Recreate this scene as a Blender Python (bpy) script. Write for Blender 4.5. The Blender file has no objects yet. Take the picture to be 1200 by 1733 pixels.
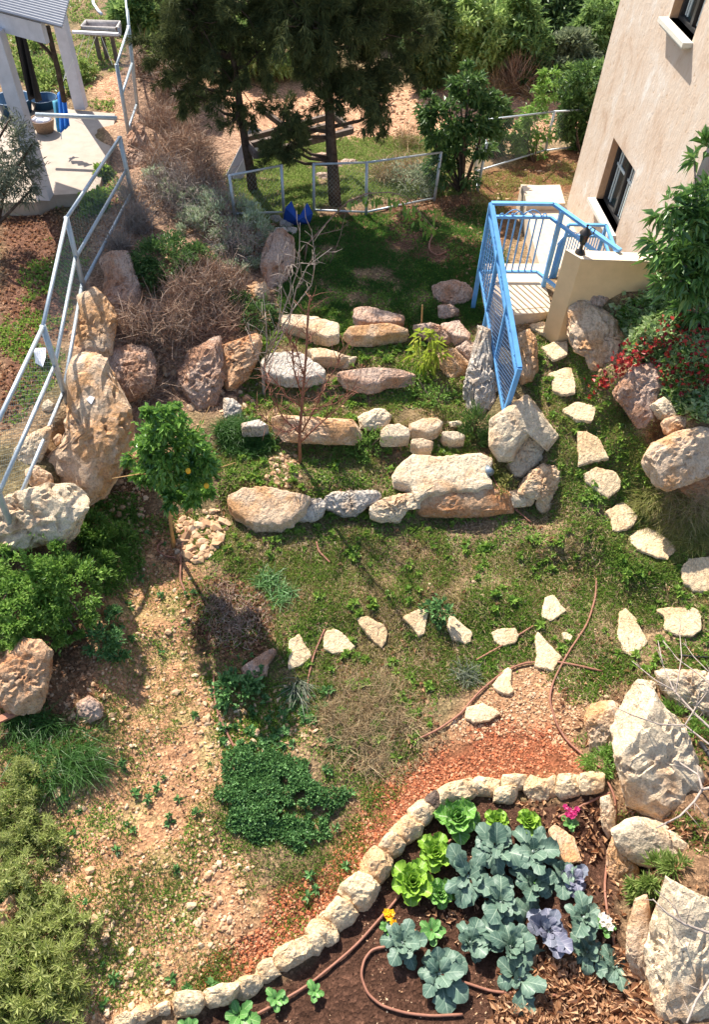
import bpy, math, random
import numpy as np
random.seed(7); rng = np.random.default_rng(11)
S = bpy.context.scene
COL = S.collection
# ------------------------------------------------------------------ camera
H = 6.5; F = 1260.0; TH = math.radians(50.6); ROLL = math.radians(2.5)
FW = np.array([0, math.cos(TH), -math.sin(TH)]); RX = np.array([1.0, 0, 0]); UP = np.cross(RX, FW)
cr, sr = math.cos(ROLL), math.sin(ROLL)
cd = bpy.data.cameras.new('camera'); cam = bpy.data.objects.new('camera', cd); COL.objects.link(cam)
cd.sensor_fit = 'VERTICAL'; cd.sensor_height = 36.0; cd.sensor_width = 24.9; cd.lens = F / 1733 * 36
cd.clip_start = 0.05; cd.clip_end = 600
from mathutils import Matrix, Vector
cx = RX * cr + UP * sr; cy = -RX * sr + UP * cr; cz = -FW
cam.matrix_world = Matrix(((cx[0], cy[0], cz[0], 0), (cx[1], cy[1], cz[1], 0), (cx[2], cy[2], cz[2], H), (0, 0, 0, 1)))
S.camera = cam
# ------------------------------------------------------------------ sky and sun
SAZ = math.radians(-60); SEL = math.radians(46)          # direction the shadows run, sun elevation
sd = np.array([-math.cos(SAZ) * math.cos(SEL), -math.sin(SAZ) * math.cos(SEL), math.sin(SEL)])   # towards the sun
w = bpy.data.worlds.new('World'); S.world = w; w.use_nodes = True
nt = w.node_tree; nt.nodes.clear()
sk = nt.nodes.new('ShaderNodeTexSky'); sk.sky_type = 'NISHITA'; sk.sun_disc = False
sk.sun_elevation = SEL; sk.sun_rotation = math.atan2(sd[0], sd[1]); sk.air_density = 1.0; sk.dust_density = 1.5
bg = nt.nodes.new('ShaderNodeBackground'); bg.inputs[1].default_value = 0.115
wo = nt.nodes.new('ShaderNodeOutputWorld'); nt.links.new(sk.outputs[0], bg.inputs[0]); nt.links.new(bg.outputs[0], wo.inputs[0])
sl = bpy.data.lights.new('sun', 'SUN'); sl.energy = 5.0; sl.angle = math.radians(0.5); sl.color = (1, 0.94, 0.84)
so = bpy.data.objects.new('sun', sl); COL.objects.link(so)
so.rotation_euler = Vector((sd[0], sd[1], sd[2])).to_track_quat('Z', 'Y').to_euler()
S.view_settings.view_transform = 'Standard'; S.view_settings.look = 'None'; S.view_settings.gamma = 1.0
S.view_settings.exposure = 1.1; S.view_settings.use_curve_mapping = False
# ------------------------------------------------------------------ projection helpers (photo pixels -> rays)
def ray(px, py):
    a = (np.asarray(px, float) - 600) / F; b = -(np.asarray(py, float) - 866.5) / F
    X = a * cr - b * sr; Y = a * sr + b * cr
    return FW + X[..., None] * RX + Y[..., None] * UP
def at(px, py, z):
    d = ray(px, py); t = (z - H) / d[..., 2]; return np.array([0, 0, H]) + t[..., None] * d
def vp(px, py, y):
    d = ray(px, py); t = y / d[..., 1]; return np.array([0, 0, H]) + t[..., None] * d
def toz(x, y, py):      # height on the vertical line at x,y that shows at picture row py
    lo, hi = -2.0, 6.3
    for _ in range(40):
        m = (lo + hi) / 2
        if pix(np.array([x, y, m]))[1] > py: lo = m
        else: hi = m
    return m
def pix(p):
    v = np.asarray(p, float) - np.array([0, 0, H]); k = v @ FW; X = v @ RX / k; Y = v @ UP / k
    return np.stack([600 + (X * cr + Y * sr) * F, 866.5 - (-X * sr + Y * cr) * F], -1)
ZM = dict(A=(0, 0, 3), B=(380, 0, 2.857), C=(780, 0, 2.857), D=(0, 430, 3), E=(380, 430, 2.857), F=(780, 320, 2.857),
          G=(0, 860, 3), H=(380, 860, 2.857), I=(780, 860, 2.857), J=(0, 1280, 3), K=(380, 1280, 2.857), L=(780, 1280, 2.857), P=(0, 0, 1))
def zq(k, pts):
    ox, oy, s = ZM[k]; return np.array([(ox + x / s, oy + y / s) for x, y in pts], float)
# ------------------------------------------------------------------ noise
def _h(*ii):
    n = np.zeros_like(ii[0], dtype=np.uint32)
    for i, m in zip(ii, (73856093, 19349663, 83492791)): n ^= (i.astype(np.int64) * m).astype(np.uint32)
    n = (n ^ (n >> 13)) * np.uint32(1274126177); n ^= n >> 16
    n = n * np.uint32(2246822519); n ^= n >> 15
    return n.astype(np.float64) / 4294967295.0
def noise2(x, y):
    xi = np.floor(x); yi = np.floor(y); fx = x - xi; fy = y - yi; fx = fx * fx * (3 - 2 * fx); fy = fy * fy * (3 - 2 * fy)
    g = lambda a, b: _h(xi + a, yi + b)
    return ((g(0, 0) * (1 - fx) + g(1, 0) * fx) * (1 - fy) + (g(0, 1) * (1 - fx) + g(1, 1) * fx) * fy) * 2 - 1
def fbm2(x, y, o=4):
    s = 0; a = 1; t = 0
    for i in range(o): s = s + a * noise2(x * 2 ** i + 17.3 * i, y * 2 ** i - 9.1 * i); t += a; a *= .5
    return s / t
def noise3(p):
    i = np.floor(p); f = p - i; f = f * f * (3 - 2 * f); r = 0
    for a in (0, 1):
        for b in (0, 1):
            for c in (0, 1):
                wgt = (f[:, 0] if a else 1 - f[:, 0]) * (f[:, 1] if b else 1 - f[:, 1]) * (f[:, 2] if c else 1 - f[:, 2])
                r = r + wgt * _h(i[:, 0] + a, i[:, 1] + b, i[:, 2] + c)
    return r * 2 - 1
def fbm3(p, o=4):
    s = 0; a = 1; t = 0
    for i in range(o): s = s + a * noise3(p * 2 ** i + 11.7 * i); t += a; a *= .5
    return s / t
# ------------------------------------------------------------------ object helpers
def link_mesh(name, v, loops, tot, mat, parent=None, smooth=False, origin=None):
    v = np.asarray(v, float).reshape(-1, 3)
    if parent is not None: org = np.array(ORG[parent.name])
    elif origin is not None: org = np.array(origin, float)
    else: org = np.array([v[:, 0].mean(), v[:, 1].mean(), v[:, 2].min()])
    me = bpy.data.meshes.new(name); me.vertices.add(len(v)); me.vertices.foreach_set('co', (v - org).ravel())
    loops = np.asarray(loops, np.int32); tot = np.asarray(tot, np.int32)
    me.loops.add(len(loops)); me.loops.foreach_set('vertex_index', loops)
    me.polygons.add(len(tot)); st = np.concatenate([[0], np.cumsum(tot)[:-1]]).astype(np.int32)
    me.polygons.foreach_set('loop_start', st); me.polygons.foreach_set('loop_total', tot)
    me.polygons.foreach_set('use_smooth', np.full(len(tot), smooth))
    me.update(calc_edges=True); me.validate()
    ms = mat if isinstance(mat, (list, tuple)) else [mat]
    for m in ms: me.materials.append(m)
    o = bpy.data.objects.new(name, me); COL.objects.link(o)
    if parent is not None: o.parent = parent; ORG[o.name] = ORG[parent.name]
    else: o.location = org; ORG[o.name] = tuple(org)
    return o
ORG = {}
def tag(o, label=None, cat=None, group=None, kind=None):
    if label: o['label'] = label
    if cat: o['category'] = cat
    if group: o['group'] = group
    if kind: o['kind'] = kind
    return o
def thing(name, loc, label, cat, group=None):
    o = bpy.data.objects.new(name, None); COL.objects.link(o); o.location = loc; ORG[o.name] = tuple(loc)
    o.empty_display_size = .1
    return tag(o, label, cat, group)
class MB:
    def __init__(s): s.v = []; s.l = []; s.t = []; s.n = 0
    def add(s, v, faces):
        for f in faces: s.l.extend([i + s.n for i in f]); s.t.append(len(f))
        s.v.extend([tuple(p) for p in v]); s.n += len(v); return s
    def box(s, c, sz, ax=None):          # centre, full sizes, axes rows
        c = np.array(c, float); ax = np.eye(3) if ax is None else np.array(ax, float)
        P = [c + ax[0] * sz[0] / 2 * a + ax[1] * sz[1] / 2 * b + ax[2] * sz[2] / 2 * d for a in (-1, 1) for b in (-1, 1) for d in (-1, 1)]
        return s.add(P, [(0, 1, 3, 2), (4, 6, 7, 5), (0, 4, 5, 1), (2, 3, 7, 6), (0, 2, 6, 4), (1, 5, 7, 3)])
    def bar(s, a, b, w, h=None, up=(0, 0, 1)):   # square beam from a to b
        a = np.array(a, float); b = np.array(b, float); h = h or w
        d = b - a; L = np.linalg.norm(d); d = d / L; u = np.array(up, float)
        if abs(d @ u) > .95: u = np.array([0, 1.0, 0])
        x = np.cross(d, u); x /= np.linalg.norm(x); y = np.cross(x, d)
        return s.box((a + b) / 2, (L, w, h), (d, x, y))
    def tube(s, pts, r, n=8, cap=True):
        pts = [np.array(p, float) for p in pts]; m = len(pts)
        rr = r if hasattr(r, '__len__') else [r] * m
        V = []; prev = None
        for i, p in enumerate(pts):
            d = pts[min(i + 1, m - 1)] - pts[max(i - 1, 0)]; d = d / (np.linalg.norm(d) + 1e-9)
            if prev is None:
                a = np.array([0, 0, 1.0]) if abs(d[2]) < .9 else np.array([1.0, 0, 0]); x = np.cross(d, a)
            else: x = prev - d * (prev @ d)
            x /= np.linalg.norm(x) + 1e-9; prev = x; y = np.cross(d, x)
            for k in range(n):
                t = 2 * math.pi * k / n; V.append(p + rr[i] * (math.cos(t) * x + math.sin(t) * y))
        Fs = [(i * n + k, i * n + (k + 1) % n, (i + 1) * n + (k + 1) % n, (i + 1) * n + k) for i in range(m - 1) for k in range(n)]
        if cap: Fs += [tuple(range(n - 1, -1, -1)), tuple((m - 1) * n + k for k in range(n))]
        return s.add(V, Fs)
    def lathe(s, c, prof, n=16):
        V = [(c[0] + r * math.cos(2 * math.pi * k / n), c[1] + r * math.sin(2 * math.pi * k / n), c[2] + z) for r, z in prof for k in range(n)]
        Fs = [(i * n + k, i * n + (k + 1) % n, (i + 1) * n + (k + 1) % n, (i + 1) * n + k) for i in range(len(prof) - 1) for k in range(n)]
        return s.add(V, Fs)
    def prism(s, top, dz):
        top = [np.array(p, float) for p in top]; n = len(top); bot = [p - np.array([0, 0, dz]) for p in top]
        return s.add(top + bot, [tuple(range(n)), tuple(range(2 * n - 1, n - 1, -1))] + [(i, i + n, (i + 1) % n + n, (i + 1) % n) for i in range(n)])
    def build(s, name, mat, parent=None, smooth=False, origin=None):
        return link_mesh(name, np.array(s.v), s.l, s.t, mat, parent, smooth, origin)
# ------------------------------------------------------------------ materials
def mat_new(name, rough=.8, spec=.3):
    m = bpy.data.materials.new(name); m.use_nodes = True; n = m.node_tree
    b = n.nodes['Principled BSDF']; b.inputs['Roughness'].default_value = rough; b.inputs['Specular IOR Level'].default_value = spec
    return m, n, b
def N(n, t, **kw):
    x = n.nodes.new(t)
    for k, v in kw.items(): setattr(x, k, v)
    return x
def ramp(n, fac, stops):
    r = n.nodes.new('ShaderNodeValToRGB'); e = r.color_ramp.elements
    while len(e) < len(stops): e.new(.5)
    for el, (p, c) in zip(e, stops): el.position = p; el.color = (*c, 1) if len(c) == 3 else c
    n.links.new(fac, r.inputs[0]); return r.outputs[0]
def mix(n, fac, a, b, mode='MIX'):
    x = n.nodes.new('ShaderNodeMix'); x.data_type = 'RGBA'; x.blend_type = mode
    for i, s in ((0, fac), (6, a), (7, b)):
        if isinstance(s, (int, float)): x.inputs[i].default_value = s
        elif isinstance(s, tuple): x.inputs[i].default_value = (*s, 1) if len(s) == 3 else s
        else: n.links.new(s, x.inputs[i])
    return x.outputs[2]
def noise(n, vec, sc, det=4, rough=.6, dist=0):
    x = n.nodes.new('ShaderNodeTexNoise'); x.inputs['Scale'].default_value = sc; x.inputs['Detail'].default_value = det
    x.inputs['Roughness'].default_value = rough; x.inputs['Distortion'].default_value = dist; n.links.new(vec, x.inputs['Vector']); return x.outputs[0]
def voro(n, vec, sc, feat='F1', out=0):
    x = n.nodes.new('ShaderNodeTexVoronoi'); x.feature = feat; x.inputs['Scale'].default_value = sc; n.links.new(vec, x.inputs['Vector']); return x.outputs[out]
def bump(n, b, h, st=.5, dist=.02, prev=None):
    x = n.nodes.new('ShaderNodeBump'); x.inputs['Strength'].default_value = st; x.inputs['Distance'].default_value = dist; n.links.new(h, x.inputs['Height'])
    if prev is not None: n.links.new(prev, x.inputs['Normal'])
    n.links.new(x.outputs[0], b.inputs['Normal']); return x.outputs[0]
def objvec(n):
    tc = n.nodes.new('ShaderNodeTexCoord'); oi = n.nodes.new('ShaderNodeObjectInfo'); s = n.nodes.new('ShaderNodeVectorMath'); s.operation = 'SCALE'
    cmb = n.nodes.new('ShaderNodeCombineXYZ'); [n.links.new(oi.outputs['Random'], cmb.inputs[i]) for i in range(3)]
    n.links.new(cmb.outputs[0], s.inputs[0]); s.inputs['Scale'].default_value = 37.0
    a = n.nodes.new('ShaderNodeVectorMath'); a.operation = 'ADD'; n.links.new(tc.outputs['Object'], a.inputs[0]); n.links.new(s.outputs[0], a.inputs[1])
    return a.outputs[0], oi.outputs['Random']
def plain(name, c, rough=.6, spec=.3, metal=0, var=.12, sc=20, bmp=.15):
    m, n, b = mat_new(name, rough, spec); v, r = objvec(n); f = noise(n, v, sc)
    lo = tuple(x * (1 - var) for x in c); hi = tuple(min(1, x * (1 + var)) for x in c)
    n.links.new(ramp(n, f, [(.3, lo), (.7, hi)]), b.inputs['Base Color']); b.inputs['Metallic'].default_value = metal
    if bmp: bump(n, b, f, bmp, .005)
    return m
def stone(name, base, warm, grey, warmth=.5, pits=.5, streak=False):
    m, n, b = mat_new(name, .88, .25); v, r = objvec(n)
    f1 = noise(n, v, 2.6, 5, .6, .4); f2 = noise(n, v, 9, 6, .7, .6); f3 = noise(n, v, 45, 4, .75)
    c = mix(n, ramp(n, f1, [(.62 - warmth * .35, (0, 0, 0)), (.72 - warmth * .25, (1, 1, 1))]), base, warm)
    c = mix(n, ramp(n, f2, [(.5, (0, 0, 0)), (.68, (.75, .75, .75))]), c, grey)
    c = mix(n, ramp(n, f3, [(.3, (.62, .60, .58)), (.6, (1.08, 1.08, 1.08))]), c, c, 'MIX') if False else mix(n, 1.0, c, ramp(n, f3, [(.28, (.55, .5, .47)), (.52, (1.0, 1.0, 1.0)), (.75, (1.12, 1.1, 1.08))]), 'MULTIPLY')
    pv = voro(n, v, 22); pm = ramp(n, pv, [(.0, (1, 1, 1)), (.16, (0, 0, 0))])
    pitn = noise(n, v, 6, 3); pk = mix(n, 1.0, pm, ramp(n, pitn, [(.52, (0, 0, 0)), (.6, (pits, pits, pits))]), 'MULTIPLY')
    c = mix(n, pk, c, (.16, .1, .07))
    n.links.new(c, b.inputs['Base Color'])
    wv = n.nodes.new('ShaderNodeTexWave'); wv.inputs['Scale'].default_value = 5; wv.inputs['Distortion'].default_value = 9; wv.inputs['Detail'].default_value = 4; wv.inputs['Detail Scale'].default_value = 2
    n.links.new(v, wv.inputs['Vector'])
    p = bump(n, b, f2, .9, .05); p = bump(n, b, f3, .8, .015, p); p = bump(n, b, wv.outputs['Fac'], .55 if streak else .25, .03, p)
    inv = n.nodes.new('ShaderNodeMath'); inv.operation = 'SUBTRACT'; inv.inputs[0].default_value = 1
    n.links.new(pk, inv.inputs[1]); bump(n, b, inv.outputs[0], .8, .02, p)
    return m
def leafm(name, cols, tr=.3, rough=.45, spec=.35):
    m, n, b = mat_new(name, rough, spec); g = N(n, 'ShaderNodeNewGeometry')
    k = len(cols); c = ramp(n, g.outputs['Random Per Island'], [(i / (k - 1), cc) for i, cc in enumerate(cols)])
    n.links.new(c, b.inputs['Base Color'])
    t = N(n, 'ShaderNodeBsdfTranslucent'); hs = N(n, 'ShaderNodeHueSaturation'); hs.inputs['Value'].default_value = 1.5; hs.inputs['Hue'].default_value = .49
    n.links.new(c, hs.inputs['Color']); n.links.new(hs.outputs[0], t.inputs[0])
    mx = N(n, 'ShaderNodeMixShader'); mx.inputs[0].default_value = tr; n.links.new(b.outputs[0], mx.inputs[1]); n.links.new(t.outputs[0], mx.inputs[2])
    n.links.new(mx.outputs[0], n.nodes['Material Output'].inputs[0]); return m
M = {}
M['stone_cream'] = stone('stone_cream', (.72, .58, .40), (.62, .40, .23), (.60, .46, .33), .35, .8)
M['stone_orange'] = stone('stone_orange', (.68, .50, .34), (.58, .32, .15), (.54, .40, .29), .55, .6)
M['stone_rust'] = stone('stone_rust', (.58, .36, .21), (.50, .23, .10), (.56, .43, .30), .65, .4)
M['stone_grey'] = stone('stone_grey', (.60, .53, .45), (.52, .38, .26), (.30, .26, .23), .3, .8, True)
M['stone_pink'] = stone('stone_pink', (.55, .40, .31), (.46, .25, .15), (.38, .28, .23), .5, .6, True)
M['stone_step'] = stone('stone_step', (.74, .57, .36), (.66, .46, .26), (.54, .40, .26), .45, .35)
M['stone_dark'] = stone('stone_dark', (.13, .09, .07), (.2, .11, .07), (.3, .25, .2), .4, .3)
M['stone_edge'] = stone('stone_edge', (.76, .58, .36), (.66, .42, .22), (.60, .47, .32), .4, .3)
def varied(name, cols, rough=.9):
    m, n, b = mat_new(name, rough, .2); g = N(n, 'ShaderNodeNewGeometry'); k = len(cols)
    n.links.new(ramp(n, g.outputs['Random Per Island'], [(i / (k - 1), c) for i, c in enumerate(cols)]), b.inputs['Base Color']); return m
M['pebble'] = varied('pebble', [(.42, .25, .14), (.50, .32, .19), (.34, .19, .10), (.60, .44, .29), (.42, .25, .14)])
M['tuff'] = varied('tuff', [(.36, .10, .04), (.48, .17, .08), (.18, .05, .025), (.56, .30, .17), (.40, .12, .05)])
M['dryleaf'] = leafm('dryleaf', [(.34, .17, .08), (.50, .30, .17), (.24, .12, .06), (.60, .40, .25)], .15, .7, .2)
M['straw'] = leafm('straw', [(.42, .30, .16), (.56, .43, .26), (.30, .2, .11), (.4, .33, .18)], .15, .7, .2)
M['twig'] = plain('twig', (.26, .17, .13), .9, .1, 0, .3, 40)
M['twig_red'] = plain('twig_red', (.27, .12, .08), .8, .2, 0, .3, 40)
M['twig_grey'] = plain('twig_grey', (.33, .27, .23), .9, .1, 0, .3, 40)
M['bark'] = plain('bark', (.085, .06, .045), .95, .1, 0, .5, 18, .8)
M['grass'] = leafm('grass', [(.09, .19, .03), (.15, .27, .04), (.22, .32, .07), (.11, .22, .035)], .35)
M['grass_olive'] = leafm('grass_olive', [(.19, .21, .05), (.27, .28, .075), (.34, .31, .12), (.2, .23, .055)], .3, .6)
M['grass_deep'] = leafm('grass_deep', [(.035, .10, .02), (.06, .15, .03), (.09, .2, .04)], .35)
M['clover'] = leafm('clover', [(.10, .20, .03), (.17, .29, .045), (.26, .37, .07), (.12, .23, .035)], .3)
M['bush_dark'] = leafm('bush_dark', [(.04, .09, .025), (.07, .14, .035), (.12, .21, .055)], .25)
M['bush_blue'] = leafm('bush_blue', [(.045, .11, .035), (.075, .17, .05), (.13, .27, .08), (.2, .36, .14)], .25)
M['bush_mid'] = leafm('bush_mid', [(.09, .19, .03), (.16, .29, .05), (.26, .4, .1)], .3)
M['bush_lime'] = leafm('bush_lime', [(.12, .2, .04), (.2, .28, .07), (.27, .33, .11)], .3)
M['bush_pale'] = leafm('bush_pale', [(.19, .23, .13), (.27, .31, .19), (.36, .39, .26), (.14, .17, .08)], .25, .6)
M['gold_weed'] = leafm('gold_weed', [(.2, .25, .06), (.30, .34, .1), (.38, .4, .17), (.24, .28, .07)], .3, .6)
M['rosemary'] = leafm('rosemary', [(.29, .37, .2), (.40, .48, .3), (.52, .56, .44), (.22, .3, .15)], .25, .6)
M['olive'] = leafm('olive', [(.08, .1, .06), (.14, .16, .1), (.24, .26, .2)], .2, .5)
M['citrus'] = leafm('citrus', [(.06, .15, .025), (.12, .25, .04), (.22, .38, .08)], .25, .3, .5)
M['avocado'] = leafm('avocado', [(.06, .14, .03), (.11, .22, .05), (.19, .31, .09)], .2, .3, .5)
M['pine'] = leafm('pine', [(.045, .06, .025), (.075, .095, .033), (.13, .15, .055), (.06, .08, .03)], .15, .7, .15)
M['forest_light'] = leafm('forest_light', [(.20, .30, .08), (.30, .42, .13), (.38, .48, .18)], .3)
M['forest_mid'] = leafm('forest_mid', [(.10, .18, .05), (.17, .27, .08), (.24, .35, .11)], .3)
M['forest_dark'] = leafm('forest_dark', [(.05, .10, .035), (.09, .15, .05), (.14, .21, .07)], .25)
M['forest_grey'] = leafm('forest_grey', [(.12, .15, .09), (.18, .22, .12), (.24, .27, .16)], .25)
M['ivy_red'] = leafm('ivy_red', [(.30, .02, .02), (.45, .05, .03), (.22, .015, .03), (.5, .12, .05)], .3)
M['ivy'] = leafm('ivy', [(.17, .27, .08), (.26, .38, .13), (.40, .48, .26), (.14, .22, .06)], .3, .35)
M['dryweed'] = leafm('dryweed', [(.34, .20, .13), (.50, .36, .26), (.16, .09, .06), (.56, .45, .36), (.42, .26, .17)], .15, .8, .1)
M['plum_leaf'] = leafm('plum_leaf', [(.10, .07, .12), (.16, .13, .2), (.2, .2, .27)], .15)
M['lime_leaf'] = leafm('lime_leaf', [(.2, .28, .03), (.3, .38, .05), (.38, .42, .08)], .4)
M['petal_yellow'] = leafm('petal_yellow', [(.8, .5, .02), (.8, .4, .01)], .3)
M['petal_magenta'] = leafm('petal_magenta', [(.4, .02, .12), (.55, .05, .2)], .3)
M['petal_white'] = leafm('petal_white', [(.8, .76, .68), (.7, .65, .55)], .3)
M['steel'] = plain('steel', (.42, .47, .50), .45, .5, .35, .12, 30)
M['wire'] = plain('wire', (.30, .34, .32), .5, .4, .4, .1, 30, 0)
M['rail_blue'] = plain('rail_blue', (.11, .32, .62), .45, .5, 0, .16, 7, .08)
M['lattice'] = plain('lattice', (.07, .13, .24), .4, .5, 0, .1, 15, 0)  # darker than rail_blue: the shaded side of the wires put into the colour
M['tan_wall'] = plain('tan_wall', (.76, .52, .28), .9, .15, 0, .07, 6, .3)
M['concrete'] = plain('concrete', (.56, .45, .33), .9, .2, 0, .12, 12, .4)
M['patio'] = plain('patio', (.38, .31, .25), .85, .2, 0, .12, 7, .3)
M['white_wood'] = plain('white_wood', (.58, .57, .60), .6, .3, 0, .1, 9, .2)
M['sill'] = plain('sill', (.62, .59, .51), .6, .3, 0, .06, 14, .2)
M['grey_wood'] = plain('grey_wood', (.17, .13, .11), .9, .1, 0, .3, 14, .4)
M['old_board'] = plain('old_board', (.34, .16, .10), .9, .1, 0, .3, 18, .4)
M['stake'] = plain('stake', (.50, .29, .12), .8, .2, 0, .15, 20, .2)
M['black'] = plain('black', (.012, .012, .014), .6, .3)
M['iron'] = plain('iron', (.05, .042, .036), .4, .5, .6)
M['frame_dark'] = plain('frame_dark', (.035, .033, .032), .4, .4)
M['reveal'] = plain('reveal', (.50, .30, .17), .9, .2)  # orange-brown shading of the window recess put into the colour
M['pipe'] = plain('pipe', (.25, .11, .07), .6, .3, 0, .15, 30, .1)
M['blue_cloth'] = plain('blue_cloth', (.03, .16, .50), .8, .2, 0, .2, 6, .1)
M['navy'] = plain('navy', (.02, .07, .30), .7, .2, 0, .2, 6, .1)
M['teal_cloth'] = plain('teal_cloth', (.08, .30, .42), .8, .2, 0, .15, 6, .1)
M['tub'] = plain('tub', (.02, .07, .14), .4, .4)
M['basket'] = plain('basket', (.28, .19, .13), .9, .1, 0, .35, 60, .6)
M['laundry'] = plain('laundry', (.62, .62, .68), .8, .2, 0, .25, 20, .3)
M['paper'] = plain('paper', (.75, .76, .82), .8, .2)
M['roof'] = plain('roof', (.20, .21, .24), .5, .4, 0, .12, 12, .05)
M['lemon'] = plain('lemon', (.8, .42, .03), .5, .3)
M['alu'] = plain('alu', (.25, .3, .34), .35, .5, .4)
M['trough'] = plain('trough', (.42, .38, .36), .8, .2, 0, .25, 20, .3)
gm, gn, gb = mat_new('glass', .06, .6); gb.inputs['Base Color'].default_value = (.03, .045, .045, 1); M['glass'] = gm
cm, cn, cb = mat_new('curtain', .7, .2); cb.inputs['Base Color'].default_value = (.62, .66, .62, 1); M['curtain'] = cm
# plaster
m, n, b = mat_new('plaster', .9, .15); v, r = objvec(n)
mp = N(n, 'ShaderNodeMapping'); mp.inputs['Scale'].default_value = (1, 1, .6); n.links.new(v, mp.inputs[0]); pv = mp.outputs[0]
f1 = noise(n, pv, 3.2, 5, .65, .5); f2 = noise(n, pv, 22, 4, .6, .4); f3 = noise(n, v, 70, 3)
c = ramp(n, f1, [(.28, (.45, .32, .23)), (.45, (.56, .44, .34)), (.58, (.58, .48, .39)), (.72, (.66, .61, .55))])
pk = ramp(n, f2, [(.3, (1, 1, 1)), (.37, (0, 0, 0))]); c = mix(n, pk, c, (.42, .29, .19)); n.links.new(c, b.inputs['Base Color'])
p = bump(n, b, f2, .55, .012); bump(n, b, f3, .25, .005, p); M['plaster'] = m
# ------------------------------------------------------------------ terrain
CP = [(850,1550,0),(500,1650,0),(1000,1680,0),(650,1400,0),(900,1270,.05),(400,1500,.05),(300,1350,.1),(250,1650,.1),(120,1450,.2),(30,1500,.35),(30,1700,.4),(60,1250,.35),(450,1250,.05),(600,1150,.05),(850,1130,.08),(300,1150,.1),(260,1000,.15),(200,900,.2),(290,920,.2),(450,1000,.12),(600,950,.15),(800,950,.18),(950,1000,.15),(1100,1050,.22),(1180,1000,.4),(1190,960,.5),(1180,920,.6),(1150,1150,.3),(1050,1180,.2),(1080,1350,.25),(1180,1350,.5),(1100,1550,.2),(1180,1500,.6),(1180,1700,.5),(1060,1450,.05),
(420,780,.42),(520,775,.45),(600,790,.45),(650,810,.42),(860,800,.5),(790,760,.55),(400,900,.18),(600,890,.2),(780,890,.22),(900,880,.3),
(500,700,.68),(600,690,.68),(700,680,.7),(780,690,.68),(560,620,.82),(700,610,.82),(480,590,.85),(620,590,.85),(600,545,1.0),(700,500,1.0),(560,480,1.0),(750,560,.9),(550,400,1.0),(700,380,.95),(780,420,1.0),(790,340,.85),
(620,355,.85),(480,365,.9),(740,340,.8),(420,330,.9),(900,545,1.22),(935,580,1.18),(945,640,1.08),(985,700,.95),(1000,755,.82),(1020,815,.65),(1055,870,.5),(1105,915,.4),(785,640,.75),(785,560,.9),(790,500,.95),(880,600,1.12),(885,680,.9),(830,470,.95),
(1030,488,1.86),(1060,486,1.93),(1100,486,1.95),(1150,495,1.93),(1008,500,1.66),(985,520,1.42),(955,536,1.3),(1010,600,1.3),(1050,620,1.55),(1110,560,1.82),(1180,600,1.88),(1180,700,1.55),(1100,690,1.35),(1120,760,1.05),(1180,830,.85),(1060,720,1.05),
(900,290,.5),(950,290,.6),(830,310,.6),(860,240,.2),(870,400,.9),(860,350,.8),(900,200,0),(700,200,.1),(350,180,.3),(600,150,0),(450,150,0),(900,140,0),(550,250,.5),(450,280,.7),(740,240,.3),(650,240,.3),
(150,960,.35),(180,840,.35),(230,750,.45),(260,680,.6),(330,690,.6),(420,700,.6),(300,560,.9),(350,480,1.1),(420,560,.85),(430,480,1.0),(250,420,1.3),(300,330,1.3),(230,300,1.5),(240,220,1.5),(260,120,1.3),(300,250,1.1),(380,250,.8),(380,380,1.15),(450,420,1.05),
(100,600,1.2),(50,500,1.2),(60,420,1.2),(100,350,1.25),(170,300,1.3),(60,560,1.2),(10,750,1.15),(60,780,1.1),(100,680,1.2),(140,500,1.2),(150,570,1.1),(10,640,1.2),(5,820,1.05),(22,905,.95),(60,940,.7),(10,960,.75),(60,1010,.6),(100,1100,.4),(30,1100,.6),
(120,150,1.25),(50,100,1.25),(170,80,1.2),(120,20,1.0),(200,20,1.0)]
cpw = np.array([at(x, y, z) for x, y, z in CP])
extra = np.array([(-20, 30, .6), (20, 30, .4), (0, 45, 1.2), (0, 28, .2), (-9, 24, .5), (9, 26, .2), (-60, 60, 3), (60, 60, 3), (0, 100, 6), (-7, 3, 1.3), (-6, 0, .9), (0, -3, 0), (6, 0, .9), (6, 4, 1.5), (8, 9, 1.4), (8, 14, .6), (12, 18, .2), (-12, 10, 1.4), (-14, 18, 1.0), (0, -30, 0), (-60, -10, 2), (60, -10, 2), (4, -1, .4), (-4, -1, .4)], float)
cpw = np.vstack([cpw, extra])
def hraw(X, Y):
    sh = X.shape; X = X.ravel(); Y = Y.ravel(); out = np.empty(len(X))
    for i in range(0, len(X), 20000):
        d2 = (X[i:i + 20000, None] - cpw[:, 0]) ** 2 + (Y[i:i + 20000, None] - cpw[:, 1]) ** 2 + .01
        wt = d2 ** -2.2; out[i:i + 20000] = (wt * cpw[:, 2]).sum(1) / wt.sum(1)
    out = out + .028 * fbm2(X * 1.7, Y * 1.7, 4) + .012 * fbm2(X * 9, Y * 9, 3)
    return out.reshape(sh)
def axis(a, b, st, lo, hi):
    m = list(np.arange(a, b + 1e-6, st)); s = st; x = a
    L = []
    while x > lo: s *= 1.13; x -= s; L.append(max(x, lo))
    R = []; x = m[-1]; s = st
    while x < hi: s *= 1.13; x += s; R.append(min(x, hi))
    return np.array(L[::-1] + m + R)
gx = axis(-5.2, 5.2, .04, -150, 150); gy = axis(.3, 12.5, .04, -60, 220)
GX, GY = np.meshgrid(gx, gy); GZ = hraw(GX, GY)
GZ += np.clip((np.hypot(GX, GY) - 40) / 60, 0, 1) * 2.5 * fbm2(GX / 25, GY / 25, 3)
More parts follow.
